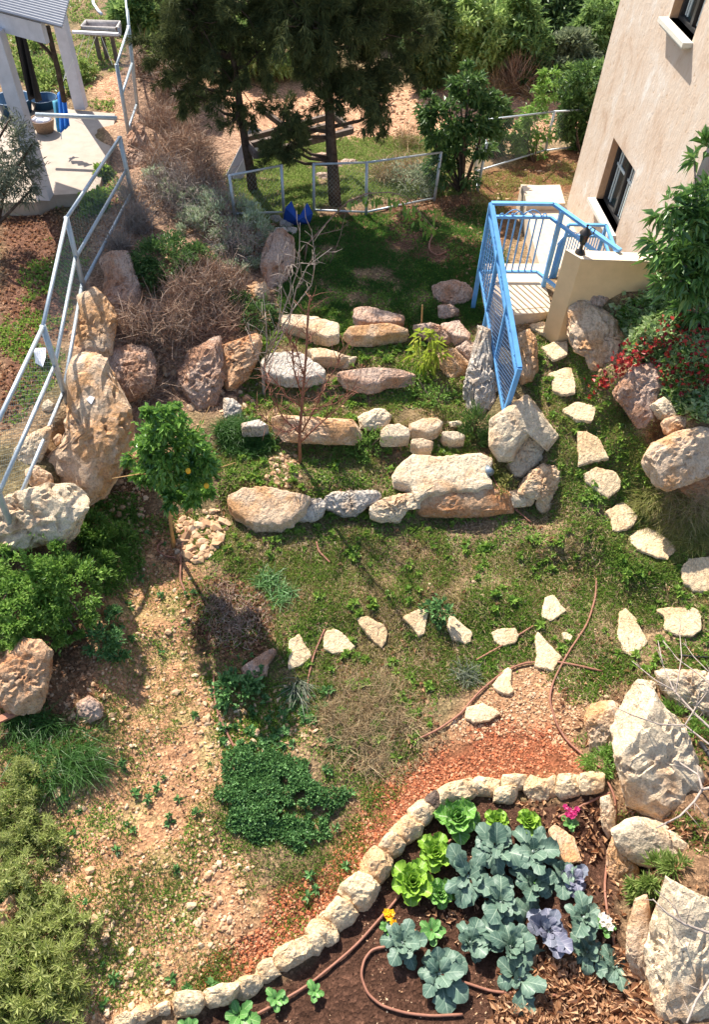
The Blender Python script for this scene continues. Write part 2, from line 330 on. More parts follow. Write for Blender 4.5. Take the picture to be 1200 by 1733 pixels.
def hgt(x, y):
    x = np.clip(np.asarray(x, float), gx[0], gx[-1] - 1e-6); y = np.clip(np.asarray(y, float), gy[0], gy[-1] - 1e-6)
    i = np.searchsorted(gx, x, 'right') - 1; j = np.searchsorted(gy, y, 'right') - 1
    i = np.clip(i, 0, len(gx) - 2); j = np.clip(j, 0, len(gy) - 2)
    u = (x - gx[i]) / (gx[i + 1] - gx[i]); v = (y - gy[j]) / (gy[j + 1] - gy[j])
    return (GZ[j, i] * (1 - u) + GZ[j, i + 1] * u) * (1 - v) + (GZ[j + 1, i] * (1 - u) + GZ[j + 1, i + 1] * u) * v
PXA = np.arange(-260, 1480, 6.0); PYA = np.arange(-30, 1900, 6.0); PX, PY = np.meshgrid(PXA, PYA)
RD = ray(PX, PY); T = np.full(PX.shape, 3.5); done = np.zeros(PX.shape, bool)
for k in range(420):
    p = RD * T[..., None]; below = (H + p[..., 2]) <= hgt(p[..., 0], p[..., 1])
    done |= below; T = np.where(done, T, T + .06 * (1 + k * .006))
    if done.all(): break
for k in range(5):
    p = RD * T[..., None]; dz = (H + p[..., 2]) - hgt(p[..., 0], p[..., 1]); T = T + np.clip(dz / -RD[..., 2], -.08, .08) * .7
def P(px, py, up=0.0):
    px = np.asarray(px, float); py = np.asarray(py, float)
    u = np.clip((px - PXA[0]) / 6, 0, len(PXA) - 1.001); v = np.clip((py - PYA[0]) / 6, 0, len(PYA) - 1.001)
    i = u.astype(int); j = v.astype(int); u = u - i; v = v - j
    t = (T[j, i] * (1 - u) + T[j, i + 1] * u) * (1 - v) + (T[j + 1, i] * (1 - u) + T[j + 1, i + 1] * u) * v
    q = ray(px, py) * t[..., None]; q[..., 2] = hgt(q[..., 0], q[..., 1]) + up
    return q
def wpoly(pts): return P(np.array([p[0] for p in pts]), np.array([p[1] for p in pts]))[:, :2]
def sdist(X, Y, poly):
    ins = np.zeros(X.shape, bool); dm = np.full(X.shape, 1e9); n = len(poly)
    for k in range(n):
        x0, y0 = poly[k]; x1, y1 = poly[(k + 1) % n]
        ex, ey = x1 - x0, y1 - y0; t = np.clip(((X - x0) * ex + (Y - y0) * ey) / (ex * ex + ey * ey + 1e-12), 0, 1)
        dm = np.minimum(dm, np.hypot(X - x0 - t * ex, Y - y0 - t * ey))
        if y0 != y1:
            c = ((y0 > Y) != (y1 > Y)) & (X < (x1 - x0) * (Y - y0) / (y1 - y0) + x0); ins ^= c
    return np.where(ins, dm, -dm)
Z_ = dict(
 bed=[(1020,1340),(1036,1400),(1046,1500),(1062,1600),(1090,1780),(180,1780),(300,1735),(400,1690),(470,1655),(520,1620),(570,1565),(620,1510),(650,1450),(700,1400),(740,1360),(860,1350),(940,1348)],
 tuff=[(600,1390),(655,1310),(700,1275),(780,1240),(850,1215),(930,1225),(985,1270),(1000,1315),(860,1335),(745,1350),(690,1400),(620,1470),(560,1540),(500,1590),(430,1640),(330,1680),(350,1620),(440,1570),(455,1510),(550,1470)],
 soil=[(215,900),(300,880),(335,960),(330,1050),(320,1140),(420,1190),(520,1180),(560,1240),(380,1290),(355,1400),(430,1460),(440,1560),(330,1680),(200,1740),(130,1720),(80,1560),(60,1430),(170,1330),(190,1250),(150,1200),(130,1100),(190,1020),(225,960)],
 soil2=[(830,1150),(930,1120),(980,1160),(1000,1200),(960,1260),(870,1240),(780,1260),(760,1230)],
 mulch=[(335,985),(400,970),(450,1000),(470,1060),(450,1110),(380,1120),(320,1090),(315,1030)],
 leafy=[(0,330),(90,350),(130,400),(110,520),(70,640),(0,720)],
 leafy2=[(560,360),(800,330),(810,420),(780,560),(730,480),(640,400),(560,390)],
 back=[(800,300),(1020,240),(1020,320),(880,330),(850,440),(800,440)],
 field=[(150,145),(400,135),(700,150),(1020,160),(1060,205),(900,240),(800,240),(700,236),(560,225),(440,235),(300,240),(180,225)],
 slope=[(225,60),(300,90),(420,250),(500,400),(470,540),(430,700),(260,700),(150,840),(120,600),(160,400),(200,200)],
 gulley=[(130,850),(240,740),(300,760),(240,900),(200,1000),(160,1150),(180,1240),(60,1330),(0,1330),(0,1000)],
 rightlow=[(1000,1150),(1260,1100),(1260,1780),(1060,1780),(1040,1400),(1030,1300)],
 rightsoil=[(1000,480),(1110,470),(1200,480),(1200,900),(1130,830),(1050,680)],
)
ZW = {k: wpoly(v) for k, v in Z_.items()}
wob = lambda X, Y: .13 * fbm2(X * 3.1, Y * 3.1, 4)
def zmask(k, X, Y, soft=.08):
    x = (sdist(X, Y, ZW[k]) + wob(X, Y)) / soft; return np.clip(x * .5 + .5, 0, 1)
n1 = fbm2(GX * 1.3, GY * 1.3, 5); n2 = fbm2(GX * 5 + 40, GY * 5, 4); n3 = fbm2(GX * .8 - 9, GY * .8 + 5, 3)
def lerp(a, b, t): return a + (np.array(b) - a) * t[..., None]
base = np.zeros(GX.shape + (3,)) + np.array((.24, .165, .095))
base = lerp(base, (.30, .20, .11), np.clip(n2 * 2.2 - .1, 0, .8)); base = lerp(base, (.13, .12, .05), np.clip(n1 * 2.2, 0, .6))
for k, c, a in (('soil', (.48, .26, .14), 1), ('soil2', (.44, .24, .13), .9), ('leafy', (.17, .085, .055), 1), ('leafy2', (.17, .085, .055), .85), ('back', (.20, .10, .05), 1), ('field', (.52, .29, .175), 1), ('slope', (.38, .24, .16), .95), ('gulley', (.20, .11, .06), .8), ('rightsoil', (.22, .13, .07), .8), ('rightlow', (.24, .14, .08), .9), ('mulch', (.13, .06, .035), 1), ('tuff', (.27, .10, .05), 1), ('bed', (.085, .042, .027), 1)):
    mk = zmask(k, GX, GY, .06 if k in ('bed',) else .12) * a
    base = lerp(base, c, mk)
sm = zmask('soil', GX, GY) ; base = lerp(base, (.44, .22, .12), sm * np.clip(n1 * 1.6, 0, .7)); base = lerp(base, (.30, .26, .11), sm * np.clip(n2 * 2 - .25, 0, .6))
far = np.clip((GY - 19) / 3, 0, 1); base = lerp(base, (.10, .12, .05), far)
base *= (1 + .25 * n2)[..., None]
nx, ny = len(gx), len(gy)
idx = np.arange(nx * ny).reshape(ny, nx); q = np.stack([idx[:-1, :-1], idx[:-1, 1:], idx[1:, 1:], idx[1:, :-1]], -1).reshape(-1, 4)
m, n, b = mat_new('earth', .95, .1)
at_ = N(n, 'ShaderNodeAttribute'); at_.attribute_name = 'soil'; tc = N(n, 'ShaderNodeTexCoord'); v = tc.outputs['Object']
f1 = noise(n, v, 14, 5, .7); f2 = noise(n, v, 60, 4, .75); pv = voro(n, v, 38); pc = N(n, 'ShaderNodeTexVoronoi'); pc.inputs['Scale'].default_value = 38; n.links.new(v, pc.inputs['Vector'])
c = mix(n, 1.0, at_.outputs['Color'], ramp(n, f1, [(.25, (.6, .58, .55)), (.5, (1, 1, 1)), (.75, (1.3, 1.25, 1.2))]), 'MULTIPLY')
c = mix(n, 1.0, c, ramp(n, f2, [(.3, (.6, .57, .54)), (.55, (1.05, 1.05, 1.05)), (.75, (1.45, 1.42, 1.38))]), 'MULTIPLY')
sp = N(n, 'ShaderNodeSeparateColor'); n.links.new(pc.outputs['Color'], sp.inputs[0])
c = mix(n, 1.0, c, ramp(n, sp.outputs[0], [(0, (.75, .75, .75)), (.8, (1.1, 1.1, 1.1)), (.9, (1.6, 1.6, 1.6))]), 'MULTIPLY')
n.links.new(c, b.inputs['Base Color']); p_ = bump(n, b, f1, .9, .04); p_ = bump(n, b, f2, .9, .015, p_); bump(n, b, pv, .6, .02, p_)
M['earth'] = m
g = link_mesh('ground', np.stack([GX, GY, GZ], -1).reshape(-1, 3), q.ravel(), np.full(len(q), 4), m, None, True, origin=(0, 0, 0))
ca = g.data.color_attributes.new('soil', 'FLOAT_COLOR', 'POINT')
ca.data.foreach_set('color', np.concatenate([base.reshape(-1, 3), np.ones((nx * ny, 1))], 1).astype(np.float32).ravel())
tag(g, 'uneven terraced garden ground of soil, thatch and stony earth', None, None, 'structure')
# ------------------------------------------------------------------ rocks
import bmesh
def ico(sub):
    bm = bmesh.new(); bmesh.ops.create_icosphere(bm, subdivisions=sub, radius=1)
    v = np.array([x.co[:] for x in bm.verts]); f = np.array([[y.index for y in x.verts] for x in bm.faces]); bm.free(); return v, f
ICO = {k: ico(k) for k in (1, 2, 4, 5)}
def polyrad(poly, th):       # distance from centroid to outline for every angle
    r = np.zeros(len(th)); dx, dy = np.cos(th), np.sin(th)
    for k in range(len(poly)):
        a = poly[k]; e = poly[(k + 1) % len(poly)] - a; den = dx * e[1] - dy * e[0]; den = np.where(abs(den) < 1e-12, 1e-12, den)
        t = (a[0] * e[1] - a[1] * e[0]) / den; s = (a[0] * dy - a[1] * dx) / den
        r = np.where((t > 0) & (s >= -1e-6) & (s <= 1 + 1e-6), np.maximum(r, t), r)
    return r
def centroid(p):
    x, y = p[:, 0], p[:, 1]; x1, y1 = np.roll(x, -1), np.roll(y, -1); c = x * y1 - x1 * y; A = c.sum() / 2
    return np.array([((x + x1) * c).sum(), ((y + y1) * c).sum()]) / (6 * A)
ROCKPX = []
def shape_rock(v, ax, size, seed, rough, facets, flat=None):
    r = np.random.default_rng(seed)
    for k in range(facets):
        d = r.normal(size=3); d /= np.linalg.norm(d); s = v @ d; mx = s.max(); cut = mx * r.uniform(.7, .93)
        v = v - d * np.maximum(s - cut, 0)[:, None] * .94
    d = v / (np.linalg.norm(v, axis=1)[:, None] + 1e-9)
    q = v / size * 1.5 + seed * 3.7
    warp = np.stack([noise3(q * 1.3 + 5), noise3(q * 1.3 + 9), noise3(q * 1.3 + 13)], 1) * .35
    a = fbm3(q + warp, 3); rid = 1 - 2 * abs(fbm3(q * 2.2 + warp * 2 + 3, 4)); fine = fbm3(q * 7, 3)
    crack = np.clip(.09 - abs(fbm3(q * 1.4 + warp * 3 + 31, 4)), 0, .09) / .09; strat = np.abs(((q @ r.normal(size=3)) * 2.2 + a * 1.2) % 1 - .5) * 2
    return v + d * (size * rough * (a * .9 + (rid - .5) * .42 + fine * .24 - crack * .85 + strat * .25))[:, None]
def boulder(k, pts, mat, name, label, cat='boulder', depth=.8, sink=.35, rough=.13, sub=4, facets=5, seed=None, group=None, y=None):
    poly = zq(k, pts); ROCKPX.append(poly); seed = seed if seed is not None else len(ROCKPX)
    c = centroid(poly); t0 = P(c[0], c[1]); dist = np.linalg.norm(t0 - [0, 0, H])
    rd = ray(c[0], c[1]); rdn = rd / np.linalg.norm(rd)
    rel = poly - c; pxm = F / (dist * (rdn @ FW)); R0 = np.hypot(*rel.T).mean() / pxm
    lowp = poly[poly[:, 1].argmax()]
    D = R0 * depth
    bot = P(lowp[0], lowp[1]); C = t0 - rdn * D * (1 - sink) * .6
    if y is not None: C = vp(c[0], c[1], y)
    dist = (C - [0, 0, H]) @ FW
    rl = rel / F * dist; ex = cx; ey = cy                     # camera right / up at that depth
    rl = np.stack([rl[:, 0], -rl[:, 1]], 1)
    sub = 5 if (sub == 4 and R0 > .16) else sub
    V, Fc = ICO[sub]; th = np.arctan2(V[:, 1], V[:, 0]); rho = np.hypot(V[:, 0], V[:, 1])
    p = 3.4; s = (rho ** p + abs(V[:, 2]) ** p) ** (-1 / p); rho = rho * s; zc = V[:, 2] * s
    rad = polyrad(rl, th) * 1.18
    v = (ex * (rho * np.cos(th) * rad)[:, None] + ey * (rho * np.sin(th) * rad)[:, None]) - rdn * (zc * D)[:, None]
    size = R0
    v = shape_rock(v, None, size, seed, rough, facets)
    o = link_mesh(name, v + C, Fc.ravel(), np.full(len(Fc), 3), M[mat], None, False, origin=C)
    return tag(o, label, cat, group)
def tslab(k, pts, mat, name, label, cat='rock', *a, rough=.1, th_=.17, **kw):
    q_ = np.array(pts, float); m_ = q_.mean(0); q_ = (q_ - m_) * [1.03, .93] + m_; return slab(k, [tuple(v_) for v_ in q_], mat, name, label, cat, th_, -.03, .085, None, 5)
def slab(k, pts, mat, name, label, cat='stone', thick=.05, lift=.02, rough=.05, group=None, sub=4, seed=None):
    poly = zq(k, pts); ROCKPX.append(poly); seed = seed if seed is not None else len(ROCKPX)
    w_ = P(poly[:, 0], poly[:, 1]); c = centroid(w_[:, :2]); cz_ = hgt(c[0], c[1]) + lift + thick * .5
    # best plane through the ground round the outline
    A = np.c_[w_[:, :2] - c, np.ones(len(w_))]; co = np.linalg.lstsq(A, w_[:, 2], rcond=None)[0]
    top = cz_ if abs(co[2] - cz_) > .1 else co[2] + lift + thick * .5
    # keep the outline true to the height of the stone's top
    ww = at(poly[:, 0], poly[:, 1], 0); tt = (w_[:, 2] + lift + thick - H) / (0 - H); ww = np.array([0, 0, H]) + (ww - [0, 0, H]) * tt[:, None]
    c = centroid(ww[:, :2]); rl = ww[:, :2] - c; size = np.hypot(*rl.T).mean()
    V, Fc = ICO[sub]; th = np.arctan2(V[:, 1], V[:, 0]); rho = np.hypot(V[:, 0], V[:, 1])
    p = 7.0; s = (rho ** p + abs(V[:, 2]) ** p) ** (-1 / p); rho = rho * s; zc = V[:, 2] * s
    rad = polyrad(rl, th) * (1 + .04 * np.sin(th * 5 + seed) * np.sin(th * 11 + seed * 2))
    X = rho * np.cos(th) * rad; Y = rho * np.sin(th) * rad
    nz = fbm2(X * 6 + seed * 5, Y * 6, 4) * .5 + fbm2(X * 25, Y * 25 + seed, 3) * .25
    zz = zc * thick * .5 + X * np.clip(co[0], -.5, .5) + Y * np.clip(co[1], -.5, .5) + nz * rough * size * np.clip(zc + .3, 0, 1)
    v = np.stack([X, Y, zz], 1)
    d = V * np.array([1, 1, 0]); q = v / size; v = v + d * (fbm3(q * 5 + seed, 3) * size * rough * .8)[:, None]
    o = link_mesh(name, v + [c[0], c[1], top], Fc.ravel(), np.full(len(Fc), 3), M[mat], None, False, origin=(c[0], c[1], top))
    return tag(o, label, cat, group)
B_ = boulder
# terraces, back to front
G1 = 'rocks of the terrace edges'
B_('E', [(1018,160),(1060,142),(1110,140),(1160,150),(1185,175),(1175,215),(1140,245),(1090,255),(1030,250),(1018,215)], 'stone_pink', 'rock', 'roundish pinkish rock in the shade left of the blue railing, upper of two', 'rock', .8)
B_('E', [(1040,255),(1090,248),(1125,270),(1125,300),(1085,315),(1042,305)], 'stone_pink', 'rock', 'small rock tucked under the roundish pinkish rock on the shaded lawn', 'rock', .8)
tslab('E', [(1050,325),(1135,308),(1190,385),(1185,405),(1120,395),(1085,375),(1055,355)], 'stone_pink', 'rock', 'tilted pale block with a shaded front just below the small round rock by the railing', 'rock')
tslab('E', [(625,250),(700,245),(780,265),(870,285),(865,325),(800,332),(720,325),(640,310),(625,285)], 'stone_pink', 'rock', 'flat pinkish slab, the farthest one on the uppermost terrace edge', 'rock')
tslab('E', [(580,370),(610,340),(700,328),(800,330),(890,355),(880,375),(820,385),(760,400),(690,410),(620,395)], 'stone_orange', 'rock', 'long flat cream slab directly in front of the farthest terrace slab', 'rock')
tslab('E', [(262,275),(330,282),(430,300),(540,320),(556,345),(550,385),(500,405),(430,385),(350,360),(280,330)], 'stone_cream', 'rock', 'long cream rock behind the bare sapling twigs, left end of the uppermost terrace', 'rock')
B_('E', [(930,350),(1000,343),(1060,362),(1092,400),(1085,440),(1040,445),(990,420),(935,385)], 'stone_pink', 'rock', 'brownish rock directly behind the yellow green mango sapling', 'rock', .7)
B_('E', [(430,405),(465,400),(478,420),(470,440),(435,440)], 'stone_cream', 'rock', 'fist sized pale stone below the long cream rock of the uppermost terrace', 'rock', .7, sub=2)
tslab('E', [(170,500),(215,465),(290,458),(370,462),(430,510),(487,550),(480,575),(400,600),(300,610),(230,585),(185,560)], 'stone_grey', 'rock', 'grey white furrowed rock behind the bare sapling', 'rock')
tslab('E', [(400,450),(470,448),(560,468),(600,490),(560,505),(480,505),(430,500)], 'stone_cream', 'rock', 'low cream rock just behind the grey furrowed rock', 'rock')
B_('E', [(545,520),(590,490),(630,500),(628,535),(590,555),(555,550)], 'stone_cream', 'rock', 'small rounded cream rock at the left end of the long brown ledge', 'rock', .7)
tslab('E', [(550,560),(640,545),(760,540),(860,555),(930,570),(890,592),(800,604),(740,630),(690,640),(640,625),(580,592)], 'stone_pink', 'rock_ledge', 'long low brownish ledge weathered and crumbling across the middle terrace', 'rock')
B_('E', [(1040,500),(1075,460),(1130,458),(1185,520),(1185,575),(1150,605),(1105,600),(1065,570),(1045,540)], 'stone_orange', 'rock', 'orange faced rock right of the mango sapling beside the railing', 'rock', .7)
B_('E', [(1125,455),(1180,420),(1210,440),(1210,520),(1180,510)], 'stone_pink', 'rock', 'reddish rock wedged between the orange faced rock and the railing', 'rock', .7)
B_('F', [(30,960),(60,830),(90,700),(110,640),(135,680),(145,790),(170,900),(175,1010),(150,1080),(80,1070),(25,1060)], 'stone_grey', 'boulder', 'tall narrow grey boulder standing beneath the blue railing lattice', 'boulder', .7, rough=.14)
B_('E', [(650,795),(700,760),(760,752),(800,785),(780,830),(720,850),(660,830)], 'stone_cream', 'rock', 'domed pale rock right of the long orange block', 'rock', .75)
tslab('E', [(755,840),(790,815),(850,810),(900,840),(895,880),(840,895),(760,890)], 'stone_cream', 'rock', 'pale rock in front of the domed rock of the middle row', 'rock')
tslab('E', [(895,815),(960,785),(1035,782),(1055,805),(1035,850),(980,865),(910,850)], 'stone_cream', 'rock', 'flat topped pale rock right of the domed rock of the middle row', 'rock')
tslab('E', [(905,885),(960,880),(1010,905),(1000,930),(940,940),(905,915)], 'stone_cream', 'rock', 'small pale stone in front of the flat topped pale rock', 'rock')
tslab('E', [(1055,850),(1120,848),(1165,870),(1160,895),(1100,900),(1060,880)], 'stone_cream', 'rock', 'low pale stone left of the spiky shrub by the railing foot', 'rock')
B_('E', [(1080,810),(1140,808),(1155,830),(1100,840)], 'stone_cream', 'rock', 'thin pale stone behind the low stone left of the spiky shrub', 'rock', .5, sub=2)
B_('E', [(258,800),(300,788),(400,798),(520,805),(600,808),(630,835),(630,890),(600,915),(500,910),(380,905),(275,895),(265,850)], 'stone_orange', 'rock', 'long orange block behind the stem of the bare sapling', 'rock', .6, rough=.08, facets=4)
B_('E', [(0,705),(50,710),(80,740),(75,780),(40,810),(0,800)], 'stone_grey', 'rock', 'grey rock in the shade at the foot of the dry slope', 'rock', .6)
tslab('E', [(80,810),(170,795),(210,820),(170,840),(85,838)], 'stone_grey', 'rock', 'flat grey stone left of the long orange block', 'rock')
tslab('E', [(20,1150),(90,1108),(190,1105),(300,1125),(400,1160),(412,1185),(380,1230),(330,1280),(270,1310),(150,1315),(100,1295),(20,1220)], 'stone_orange', 'slab_rock', 'big flat yellowish slab with a crack at the left of the lowest terrace edge', 'rock')
B_('E', [(350,1230),(400,1190),(470,1190),(500,1220),(480,1250),(420,1290),(350,1290)], 'stone_grey', 'rock', 'pitted whitish rock touching the right side of the yellowish slab', 'rock', .6, rough=.14)
B_('E', [(470,1190),(530,1160),(640,1148),(740,1145),(775,1165),(760,1200),(680,1215),(640,1250),(560,1260),(500,1250),(490,1220)], 'stone_grey', 'rock', 'jagged greyish rock in the middle of the lowest terrace edge', 'rock', .5, rough=.14, sub=5)
B_('E', [(690,1240),(740,1210),(810,1180),(880,1168),(940,1175),(930,1230),(870,1235),(840,1280),(760,1285),(720,1270)], 'stone_cream', 'rock', 'knobbly cream rock left of the big orange fronted slab', 'rock', .5, rough=.18)
tslab('P', [(664,806),(681,783),(705,770),(744,767),(812,766),(830,775),(828,805),(835,822),(800,838),(762,845),(722,845),(708,850),(695,822),(668,815)], 'stone_cream', 'slab_rock', 'largest flat pale slab, topped by the small garden spotlight', 'rock')
B_('P', [(709,852),(722,836),(762,828),(832,824),(857,838),(857,866),(815,871),(780,873),(725,872),(712,864)], 'stone_rust', 'slab_rock', 'orange fronted slab leaning against the front of the largest pale slab', 'rock', .5, rough=.06, sub=5, facets=3)
# rocks left of the path
B_('F', [(165,1110),(230,1030),(330,1015),(400,1070),(465,1150),(440,1200),(400,1250),(330,1180),(280,1240),(260,1290),(200,1290),(160,1230)], 'stone_cream', 'boulder', 'smooth pale boulder striped by the railing shadow at the foot of the blue railing', 'boulder', .7, rough=.06, sub=5, facets=4)
B_('F', [(235,1330),(280,1240),(330,1185),(390,1240),(390,1300),(300,1380),(250,1380)], 'stone_cream', 'rock', 'rock leaning on the near side of the smooth shadow striped boulder', 'rock', .7)
B_('F', [(290,1430),(350,1370),(400,1345),(450,1350),(500,1410),(450,1450),(420,1510),(370,1490),(300,1470)], 'stone_cream', 'rock', 'angular pale rock at the path edge, nearest of the rocks below the railing', 'rock', .7, rough=.15)
B_('F', [(215,1475),(270,1455),(340,1460),(355,1500),(330,1525),(250,1535)], 'stone_cream', 'rock', 'low pale stone left of the angular rock at the path edge', 'rock', .6)
B_('F', [(360,1490),(420,1500),(450,1540),(400,1565),(370,1540)], 'stone_cream', 'rock', 'small stone tucked in front of the angular rock at the path edge', 'rock', .6, sub=2)
B_('F', [(285,710),(330,700),(355,740),(370,860),(340,910),(290,930),(270,850)], 'stone_orange', 'rock', 'reddish rock in railing shadow left of the third stepping stone', 'rock', .7)
# right slope
B_('F', [(545,600),(590,545),(650,560),(740,640),(760,690),(820,720),(838,780),(820,860),(770,900),(700,890),(640,850),(620,790),(580,770),(550,700)], 'stone_orange', 'boulder', 'large craggy boulder with hollows right of the upper stepping stones', 'boulder', .7, rough=.13, sub=5, facets=3)
B_('F', [(605,515),(640,475),(700,470),(715,530),(680,565),(620,545)], 'stone_pink', 'rock', 'split brownish rock leaning under the tan parapet wall', 'rock', .7)
B_('F', [(745,960),(830,890),(920,870),(1000,890),(1040,930),(1030,970),(950,990),(930,1050),(930,1130),(860,1150),(800,1070),(760,1020)], 'stone_pink', 'boulder', 'rough brownish boulder below the red creeper', 'boulder', .6, rough=.13, sub=5, facets=3)
B_('F', [(930,1040),(990,1000),(1060,1045),(1070,1080),(1010,1110),(955,1090)], 'stone_cream', 'rock', 'pointed pale rock on the right bank beside the brownish boulder', 'rock', .8)
B_('F', [(970,1130),(1040,1110),(1150,1125),(1160,1155),(1060,1170),(1000,1195)], 'stone_orange', 'rock', 'long orange rock lying on top of the big boulder at the right edge', 'rock', .5)
B_('F', [(920,1290),(960,1220),(1060,1170),(1160,1150),(1240,1160),(1240,1330),(1100,1390),(1020,1420),(960,1380),(930,1330)], 'stone_orange', 'boulder', 'big rounded boulder at the right edge above the dark grass', 'boulder', .7, rough=.1, sub=5)
B_('F', [(1040,1420),(1120,1385),(1240,1360),(1240,1550),(1120,1510),(1060,1460)], 'stone_rust', 'boulder', 'orange boulder at the right edge with a black hose across it', 'boulder', .4, rough=.1)
# lower right
B_('P', [(1040,1195),(1056,1177),(1074,1168),(1105,1180),(1125,1213),(1146,1238),(1158,1262),(1172,1300),(1184,1318),(1210,1350),(1210,1400),(1150,1378),(1126,1385),(1095,1366),(1070,1350),(1058,1310),(1052,1270),(1044,1235)], 'stone_cream', 'boulder', 'large pitted pale boulder right of the bed with dark holes in its face', 'boulder', .65, rough=.11, sub=5)
B_('I', [(610,1010),(640,965),(720,950),(770,980),(780,1060),(760,1120),(770,1170),(710,1200),(640,1160),(635,1110)], 'stone_orange', 'boulder', 'reddish hollowed rock against the left side of the large pitted boulder', 'boulder', .7, rough=.11)
B_('I', [(845,870),(880,830),(940,850),(940,920),(900,930),(850,905)], 'stone_cream', 'rock', 'small rounded rock above the large pitted boulder', 'rock', .7)
B_('I', [(970,810),(1010,800),(1240,810),(1240,1020),(1150,1000),(1050,940),(990,900)], 'stone_cream', 'boulder', 'flat topped pale boulder at the right edge behind the bare twigs', 'boulder', .6)
B_('L', [(755,370),(820,330),(870,295),(1000,320),(1060,370),(1100,400),(1150,490),(1195,540),(1190,575),(1100,575),(1080,530),(960,530),(880,510),(800,470),(760,420)], 'stone_cream', 'boulder', 'long whitish boulder lying level right of the cauliflower bed', 'boulder', .6, rough=.08, sub=5, facets=5)
B_('L', [(720,470),(750,390),(770,430),(850,540),(850,620),(800,655),(750,640),(720,560)], 'stone_orange', 'boulder', 'orange tinged rock under the long whitish boulder at the bed edge', 'boulder', .7)
B_('L', [(680,215),(720,200),(745,260),(740,340),(715,390),(690,330)], 'stone_cream', 'rock', 'upright narrow stone at the top right corner of the bed beside the brown pipe', 'rock', .7)
B_('L', [(815,860),(850,730),(905,710),(925,850),(960,960),(985,1100),(975,1165),(900,1140),(850,1050),(815,950)], 'stone_orange', 'boulder', 'pinkish boulder between the bed and the biggest boulder of the bottom right corner', 'boulder', .6, rough=.08)
B_('L', [(890,800),(950,640),(1050,640),(1260,680),(1260,1400),(1110,1390),(990,1230),(960,1100),(920,900)], 'stone_cream', 'boulder', 'biggest boulder, steep and furrowed, filling the bottom right corner', 'boulder', .6, rough=.1, sub=5)
slab('L', [(425,345),(460,325),(550,390),(590,510),(520,515),(440,480),(450,420)], 'stone_orange', 'flagstone', 'flat orange flagstone lying in the bed behind the cauliflowers', 'flagstone', .05)
# left wall
B_('D', [(510,45),(560,20),(640,10),(670,90),(700,160),(685,250),(640,280),(560,280),(530,220),(545,110)], 'stone_pink', 'boulder', 'orange spotted boulder, farthest of the row along the left mesh fence', 'boulder', .7)
B_('D', [(400,240),(480,195),(530,240),(580,330),(560,460),(555,560),(500,570),(470,510),(365,495),(370,400),(420,320)], 'stone_orange', 'boulder', 'sloping boulder below the second fence post', 'boulder', .7, rough=.09, sub=5, facets=4)
B_('D', [(370,510),(520,510),(530,600),(565,680),(620,780),(625,880),(585,1020),(520,1130),(450,1200),(400,1230),(340,1175),(240,1070),(228,1000),(330,930),(350,800),(345,620)], 'stone_orange', 'boulder', 'huge long boulder with a white scrap on top beside the left mesh fence', 'boulder', .75, rough=.1, sub=5, facets=4)
B_('D', [(520,600),(560,500),(640,480),(740,480),(775,560),(760,650),(700,700),(650,720),(560,680)], 'stone_pink', 'boulder', 'boulder half hidden by dry weeds right of the huge long boulder', 'boulder', .7, rough=.11)
B_('D', [(900,620),(960,520),(1100,450),(1120,560),(1115,660),(1090,750),(1000,790),(920,740)], 'stone_pink', 'boulder', 'tall tawny boulder behind the lemon tree', 'boulder', .7)
B_('P', [(373,590),(395,578),(412,570),(440,572),(432,610),(415,635),(400,650),(385,655),(374,630)], 'stone_rust', 'boulder', 'rust orange boulder between the tawny boulder and the bare sapling', 'boulder', .7)
B_('P', [(-30,850),(0,838),(20,830),(93,820),(127,840),(132,862),(118,895),(100,912),(60,915),(0,930),(-30,920)], 'stone_cream', 'boulder', 'pale pitted boulder under the nearest post of the left fence', 'boulder', .7, rough=.15, sub=5)
B_('D', [(80,990),(150,930),(250,880),(240,940),(200,1050),(150,1080),(90,1040)], 'stone_cream', 'rock', 'cream rock behind the lowest fence rail left of the huge boulder', 'rock', .7)
B_('D', [(130,1100),(180,1080),(250,1120),(260,1170),(150,1190)], 'stone_orange', 'rock', 'yellowish stone behind the pale pitted boulder under the fence', 'rock', .7)
B_('D', [(215,760),(245,740),(275,755),(270,790),(240,805),(215,790)], 'stone_cream', 'rock', 'small round stone behind the lower fence rail beside the white paper', 'rock', .8, sub=2)
B_('D', [(265,930),(290,905),(308,915),(300,950),(275,965)], 'stone_orange', 'rock', 'small dark rimmed stone left of the huge boulder', 'rock', .8, sub=2)
B_('G', [(-30,820),(40,740),(110,690),(190,700),(240,750),(235,830),(212,950),(180,1005),(60,1020),(-30,1010)], 'stone_rust', 'boulder', 'brown boulder under the leafy bush at the left edge', 'boulder', .6, rough=.12)
B_('G', [(395,1000),(450,960),(515,1010),(500,1070),(450,1090),(400,1050)], 'stone_pink', 'rock', 'single rounded rock beside the long grass at the left', 'rock', .7)
B_('A', [(650,700),(690,635),(740,680),(775,780),(740,900),(680,880),(645,800)], 'stone_pink', 'boulder', 'pinkish boulder at the corner of the left fence near the patio', 'boulder', .7)
B_('J', [(-40,780),(0,760),(70,700),(95,740),(50,860),(0,880),(-40,870)], 'stone_rust', 'rock', 'reddish brown rock at the left edge among the pale shrubs', 'rock', .7)
B_('P', [(455,405),(480,392),(497,398),(492,440),(480,490),(455,500),(445,450)], 'stone_pink', 'boulder', 'tall pinkish rock face at the left of the shaded lawn', 'boulder', .7, rough=.15)
B_('E', [(130,160),(190,140),(215,190),(210,230),(150,230)], 'stone_orange', 'rock', 'orange rock below the grey green rosemary', 'rock', .7)
B_('C', [(10,860),(35,835),(70,840),(80,880),(60,930),(15,930)], 'stone_orange', 'rock', 'reddish block standing at the foot of the rear right fence', 'rock', .8)
